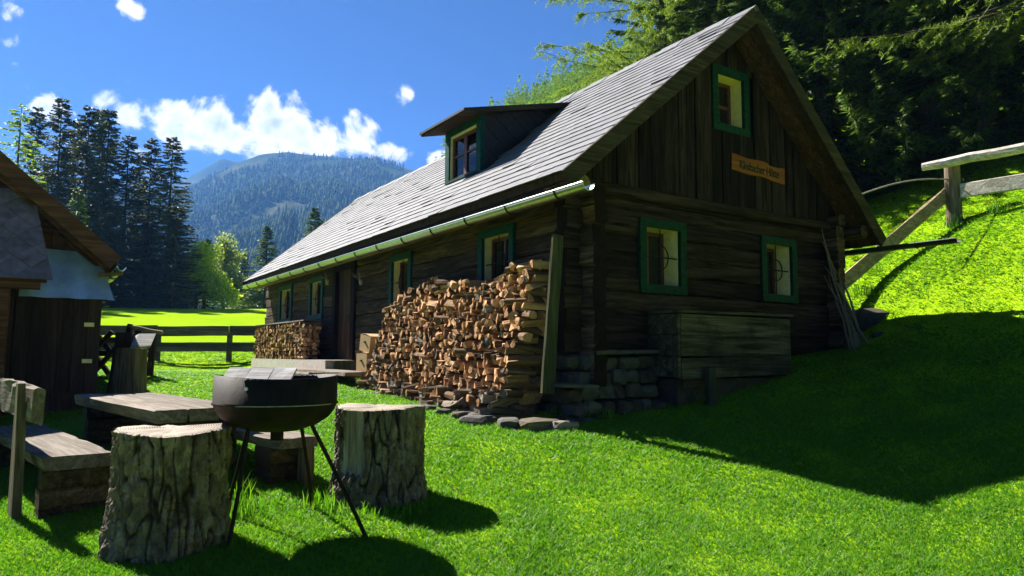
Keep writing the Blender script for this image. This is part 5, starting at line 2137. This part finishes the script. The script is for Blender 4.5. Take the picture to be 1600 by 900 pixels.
d = 57
leafy_tree('leafy_tree', (305 - 800) / 1116.5 * d, d, 6, [(0, 0, 2.6, 1.7), (.5, 0, 4.4, 1.3), (-1.3, .2, 1.7, 1.4), (1.4, .2, 1.9, 1.5), (-.4, 0, 3.6, 1.3), (2.4, 0, 1.2, 1.1)], 15000, .11, 3, 'leafy', 'bright yellow-green leafy tree at the right end of the dark spruces')
d = 66
leafy_tree('leafy_tree', (347 - 800) / 1116.5 * d, d, 8, [(0, 0, 3.0, 1.7), (.2, 0, 5.2, 1.5), (0, 0, 6.6, 1.0), (-1.3, .2, 1.9, 1.4), (1.4, .2, 2.2, 1.6), (2.6, 0, 1.7, 1.2), (3.6, .3, 1.4, 1.2)], 15000, .11, 4, 'palegreen', 'pale feathery green tree left of the cabin roof')
d = 70
leafy_tree('leafy_tree', (395 - 800) / 1116.5 * d, d, 5, [(0, 0, 1.6, 1.6), (1.6, 0, 1.3, 1.4), (-1.6, .2, 1.3, 1.3), (3, 0, 1.0, 1.0)], 9000, .11, 6, 'palegreen', 'low pale green bush below the pointed spruce by the roof')

# tall spruces close behind the cabin
NS = []
for k in range(3):
    cm, br_ = conifer_mesh('near_spruce_crown', 21, 3.5, 200 + k, .38, 7, 72, .36, .021, 'spruce_near', droop=.34, zlo=.02, power=.62, hang=.65, fan=3, stub=.5)
    NS.append((cm, trunk_mesh(21, .30, 20 + k, br_, 1, br=.035)))
near = [(1125, 20.8, .95, 'left-most spruce right behind the cabin ridge'), (1212, 20.2, 1.0, 'dark spruce behind the peak of the cabin gable'), (1300, 19.0, .95, 'spruce with bright tips right of the cabin gable'),
        (1388, 18.4, 1.05, 'broad spruce behind the right roof slope'), (1470, 17.6, 1.0, 'spruce behind the round fence post'), (1560, 16.8, 1.0, 'spruce behind the bleached fence rail'),
        (1668, 16.0, 1.05, 'spruce at the right edge behind the fence'),
        (1060, 27.5, .58, 'shaded spruce deep in the wood above the cabin roof'), (1165, 27.0, .58, 'shaded spruce deep in the wood behind the gable peak'), (1255, 26.0, .58, 'shaded spruce deep in the wood right of the gable peak'),
        (1345, 25.0, .58, 'shaded spruce deep in the wood above the right eave'), (1432, 24.5, .58, 'shaded spruce deep in the wood left of the fence post'), (1520, 23.5, .58, 'shaded spruce deep in the wood right of the fence post'), (1615, 23.0, .58, 'shaded spruce deep in the wood at the right edge')]
for k, (px, d, s, lab) in enumerate(near):
    x = (px - 800) / 1116.5 * d
    plant_tree('spruce_tree', NS[k % 3][0], NS[k % 3][1], x, d, s, k * 2.1, lab, 'tree', 'tall spruces in the wood behind the cabin', sink=.6)
def larch_mesh(name, h, r, seed, mat, spacing=.36, nb=5, nsec=32, ntuft=9, zlo=.16):
    rg = np.random.default_rng(seed)
    zs = np.arange(zlo * h, h * .97, spacing)
    zb = (zs[:, None] + rg.uniform(-.5, .5, (len(zs), nb)) * spacing).ravel()
    n = len(zb)
    fr_ = zb / h
    Lb = r * (1 - fr_) ** .5 * rg.uniform(.55, 1.1, n) + .4
    an = rg.uniform(0, 2 * np.pi, n)
    D = np.stack([np.cos(an), np.sin(an), 0 * an], 1)
    Pp = np.stack([-np.sin(an), np.cos(an), 0 * an], 1)
    dr = .16 * (1 - fr_) - .10 * fr_
    t = rg.beta(1.3, .9, (n, nsec)) * .95 + .05
    base = D[:, None] * (Lb[:, None] * t)[..., None]
    base[..., 2] += zb[:, None] + Lb[:, None] * (-dr[:, None] * t * 1.4 + (dr[:, None] * .9 + .06) * t ** 2.2)
    ang = rg.uniform(-1.2, 1.2, (n, nsec)) * (1.1 - .6 * t)
    sd = D[:, None] * np.cos(ang)[..., None] + Pp[:, None] * np.sin(ang)[..., None]
    sd[..., 2] += rg.uniform(-.9, .25, (n, nsec))
    sd = norm(sd)
    sl = rg.uniform(.3, .85, (n, nsec)) * (1.15 - .55 * t) * (.5 + .5 * (Lb / r)[:, None])
    q = rg.uniform(.08, 1.0, (n, nsec, ntuft))
    P = base[:, :, None] + sd[:, :, None] * (sl[..., None] * q)[..., None]
    P[..., 2] -= .28 * sl[..., None] * q ** 2
    P = P.reshape(-1, 3)
    quads = []
    for k in range(5):
        d = norm(rg.normal(0, 1, P.shape) + np.array([0, 0, -.15]))
        w = norm(np.cross(d, rg.normal(0, 1, P.shape))) * .0075
        l = rg.uniform(.06, .11, (len(P), 1))
        quads.append(np.stack([P, P + d * l * .5 + w, P + d * l, P + d * l * .5 - w], 1))
    # the bare side twigs themselves
    tip = base + sd * sl[..., None]
    tip[..., 2] -= .28 * sl
    b0, t0 = base.reshape(-1, 3), tip.reshape(-1, 3)
    wv = norm(np.cross(t0 - b0, rg.normal(0, 1, b0.shape))) * .006
    quads.append(np.stack([b0 - wv, b0 + wv, t0 + wv * .4, t0 - wv * .4], 1))
    Q = np.concatenate(quads).reshape(-1, 3)
    return fast_mesh(name, Q, np.arange(len(Q)).reshape(-1, 4), 4, [mat]), (zb, Lb, D, dr)


cm, br_ = larch_mesh('near_larch_crown', 19, 4.8, 230, 'larch')
lt = trunk_mesh(19, .22, 31, br_, 1, br=.035)
for px, d, s, rz, lab in ((1042, 21.5, 1.0, .6, 'feathery bright larch reaching over the cabin roof against the sky'), (1690, 13.2, .95, 2.0, 'feathery bright larch hanging in at the top right corner')):
    plant_tree('larch_tree', cm, lt, (px - 800) / 1116.5 * d, d, s, rz, lab, 'tree', 'larches beside the cabin')

# ------------------------------------------------------------------ grass
def grass():
    n = 850000
    d = 2.6 * np.exp(rng.uniform(0, 1, n) * math.log(27 / 2.6))
    a = rng.uniform(-.80, .86, n)
    x, y = a * d, d
    rx, ry = x - CAB.x, y - CAB.y
    u = rx * cU.x + ry * cU.y
    v = rx * cV.x + ry * cV.y
    ok = ~((u > -.1) & (u < 4.8) & (v > -.02) & (v < 13.4))
    ok &= ~((u > -.62) & (u < .1) & (v > 6.7) & (v < 12.3))
    ok &= ~((u > -.95) & (u < .1) & (v > -.1) & (v < 4.5))
    sx, sy = x - SH.x, y - SH.y
    su, sv = sx * cU.x + sy * cU.y, sx * cV.x + sy * cV.y
    ok &= ~((su < 0) & (su > -4) & (sv > 0) & (sv < 3))
    x, y, d = x[ok], y[ok], d[ok]
    n = len(x)
    z = height(x, y)
    cl = np.array([mn.noise((p * 3.1, q * 3.1, 1.)) + .6 * mn.noise((p * 9., q * 9., 4.)) for p, q in zip(x, y)])
    z = z + np.array([mn.noise((p * .8, q * .8, 0)) * .03 for p, q in zip(x, y)]) - .006
    h = (.020 + .014 * rng.uniform(0, 1, n) ** 1.5 + .009 * np.clip(cl, -.8, 1)) * (1 + .05 * d)
    w = (.0034 + .0020 * rng.uniform(0, 1, n)) * np.maximum(1, d / 4.2)
    an = rng.uniform(0, 2 * np.pi, n)
    la = rng.uniform(0, 2 * np.pi, n)
    le = rng.uniform(.3, 1.7, n) * h
    far_ = np.clip((d - 6) / 12, 0, 1)
    le = le * (1 + 1.6 * far_)
    h = h * (1 - .55 * far_)
    broad = rng.uniform(0, 1, n) < .05
    w = np.where(broad, w * 2.6, w)
    h = np.where(broad, h * .75, h)
    ca, sa = np.cos(an) * w, np.sin(an) * w
    V = np.empty((n, 3, 3), np.float32)
    V[:, 0] = np.stack([x - ca, y - sa, z], 1)
    V[:, 1] = np.stack([x + ca, y + sa, z], 1)
    V[:, 2] = np.stack([x + np.cos(la) * le, y + np.sin(la) * le, z + h], 1)
    big = np.array([mn.noise((p * .55, q * .55, 9.)) for p, q in zip(x, y)])
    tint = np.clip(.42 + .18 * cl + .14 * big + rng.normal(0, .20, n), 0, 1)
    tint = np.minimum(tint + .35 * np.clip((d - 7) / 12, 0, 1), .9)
    pick = rng.uniform(0, 1, n)
    tint[pick < .03] = 1.
    tint[(pick > .94) & (cl > 0)] = 0.
    me = fast_mesh('lawn_grass', V.reshape(-1, 3), np.arange(n * 3).reshape(-1, 3), 3, ['grass'], np.repeat(tint, 3))
    tag(link('lawn_grass', me), 'short green lawn grass all around the cabin', 'grass', kind='stuff')


grass()


def tall_tufts():
    V, T = [], []
    rg = np.random.default_rng(5)
    for (x, y, n, hh) in [(-1.95, 5.05, 60, .20), (-1.80, 4.9, 50, .16), (-1.35, 5.15, 50, .12), (-1.2, 5.3, 60, .10), (-1.62, 4.45, 30, .06), (-1.72, 4.12, 50, .05),
                          (-.9, 5.02, 90, .07), (-1.15, 5.08, 60, .09), (-.62, 5.1, 70, .06), (1.0, 7.75, 60, .10), (2.2, 8.55, 60, .09), (.55, 7.9, 50, .12), (8.0, 12.8, 90, .22), (8.5, 12.3, 90, .2), (6.9, 13.2, 80, .25), (6.4, 12.6, 70, .2), (5.9, 11.9, 60, .2)]:
        g = hz(x, y)
        for k in range(n):
            px, py = x + rg.normal(0, .10), y + rg.normal(0, .08)
            h = hh * rg.uniform(.5, 1.3)
            a, l = rg.uniform(0, 6.28), rg.uniform(0, 6.28)
            w = .004 + .002 * rg.random()
            ca, sa = math.cos(a) * w, math.sin(a) * w
            b = h * rg.uniform(.1, .5)
            mx, my = px + math.cos(l) * b * .35, py + math.sin(l) * b * .35
            V += [(px - ca, py - sa, g), (px + ca, py + sa, g), (mx + ca * .8, my + sa * .8, g + h * .6), (mx - ca * .8, my - sa * .8, g + h * .6)]
            V += [(mx - ca * .8, my - sa * .8, g + h * .6), (mx + ca * .8, my + sa * .8, g + h * .6), (px + math.cos(l) * b, py + math.sin(l) * b, g + h), (px + math.cos(l) * b, py + math.sin(l) * b, g + h)]
            T += [rg.random()] * 8
    V = np.array(V)
    F = np.arange(len(V)).reshape(-1, 4)
    me = bpy.data.meshes.new('tall_grass')
    me.from_pydata([tuple(p) for p in V], [], [tuple(f) if i % 2 == 0 else tuple(f[:3]) for i, f in enumerate(F.tolist())])
    me.materials.append(MT['grass'])
    at = me.attributes.new('tint', 'FLOAT', 'POINT')
    at.data.foreach_set('value', T)
    tag(link('tall_grass', me), 'taller grass tufts around the stumps, the fire bowl legs and the slope', 'grass', kind='stuff')


tall_tufts()

# ------------------------------------------------------------------ haze over the valley
mb = MB()
mb.box((-1700, -70, -12), (1500, 1850, 560))
hzo = mb.build('haze', 'black')
hzo.data.materials.clear()
hm = bpy.data.materials.new('haze')
hm.use_nodes = True
nt = hm.node_tree
nt.nodes.clear()
out = nt.nodes.new('ShaderNodeOutputMaterial')
pv = nt.nodes.new('ShaderNodeVolumePrincipled')
pv.inputs['Color'].default_value = (.16, .42, 1.0, 1)
pv.inputs['Density'].default_value = .00023
pv.inputs['Anisotropy'].default_value = .2
nt.links.new(pv.outputs[0], out.inputs['Volume'])
hzo.data.materials.append(hm)
tag(hzo, 'thin blue haze filling the valley air', 'haze', kind='stuff')
bpy.context.view_layer.update()
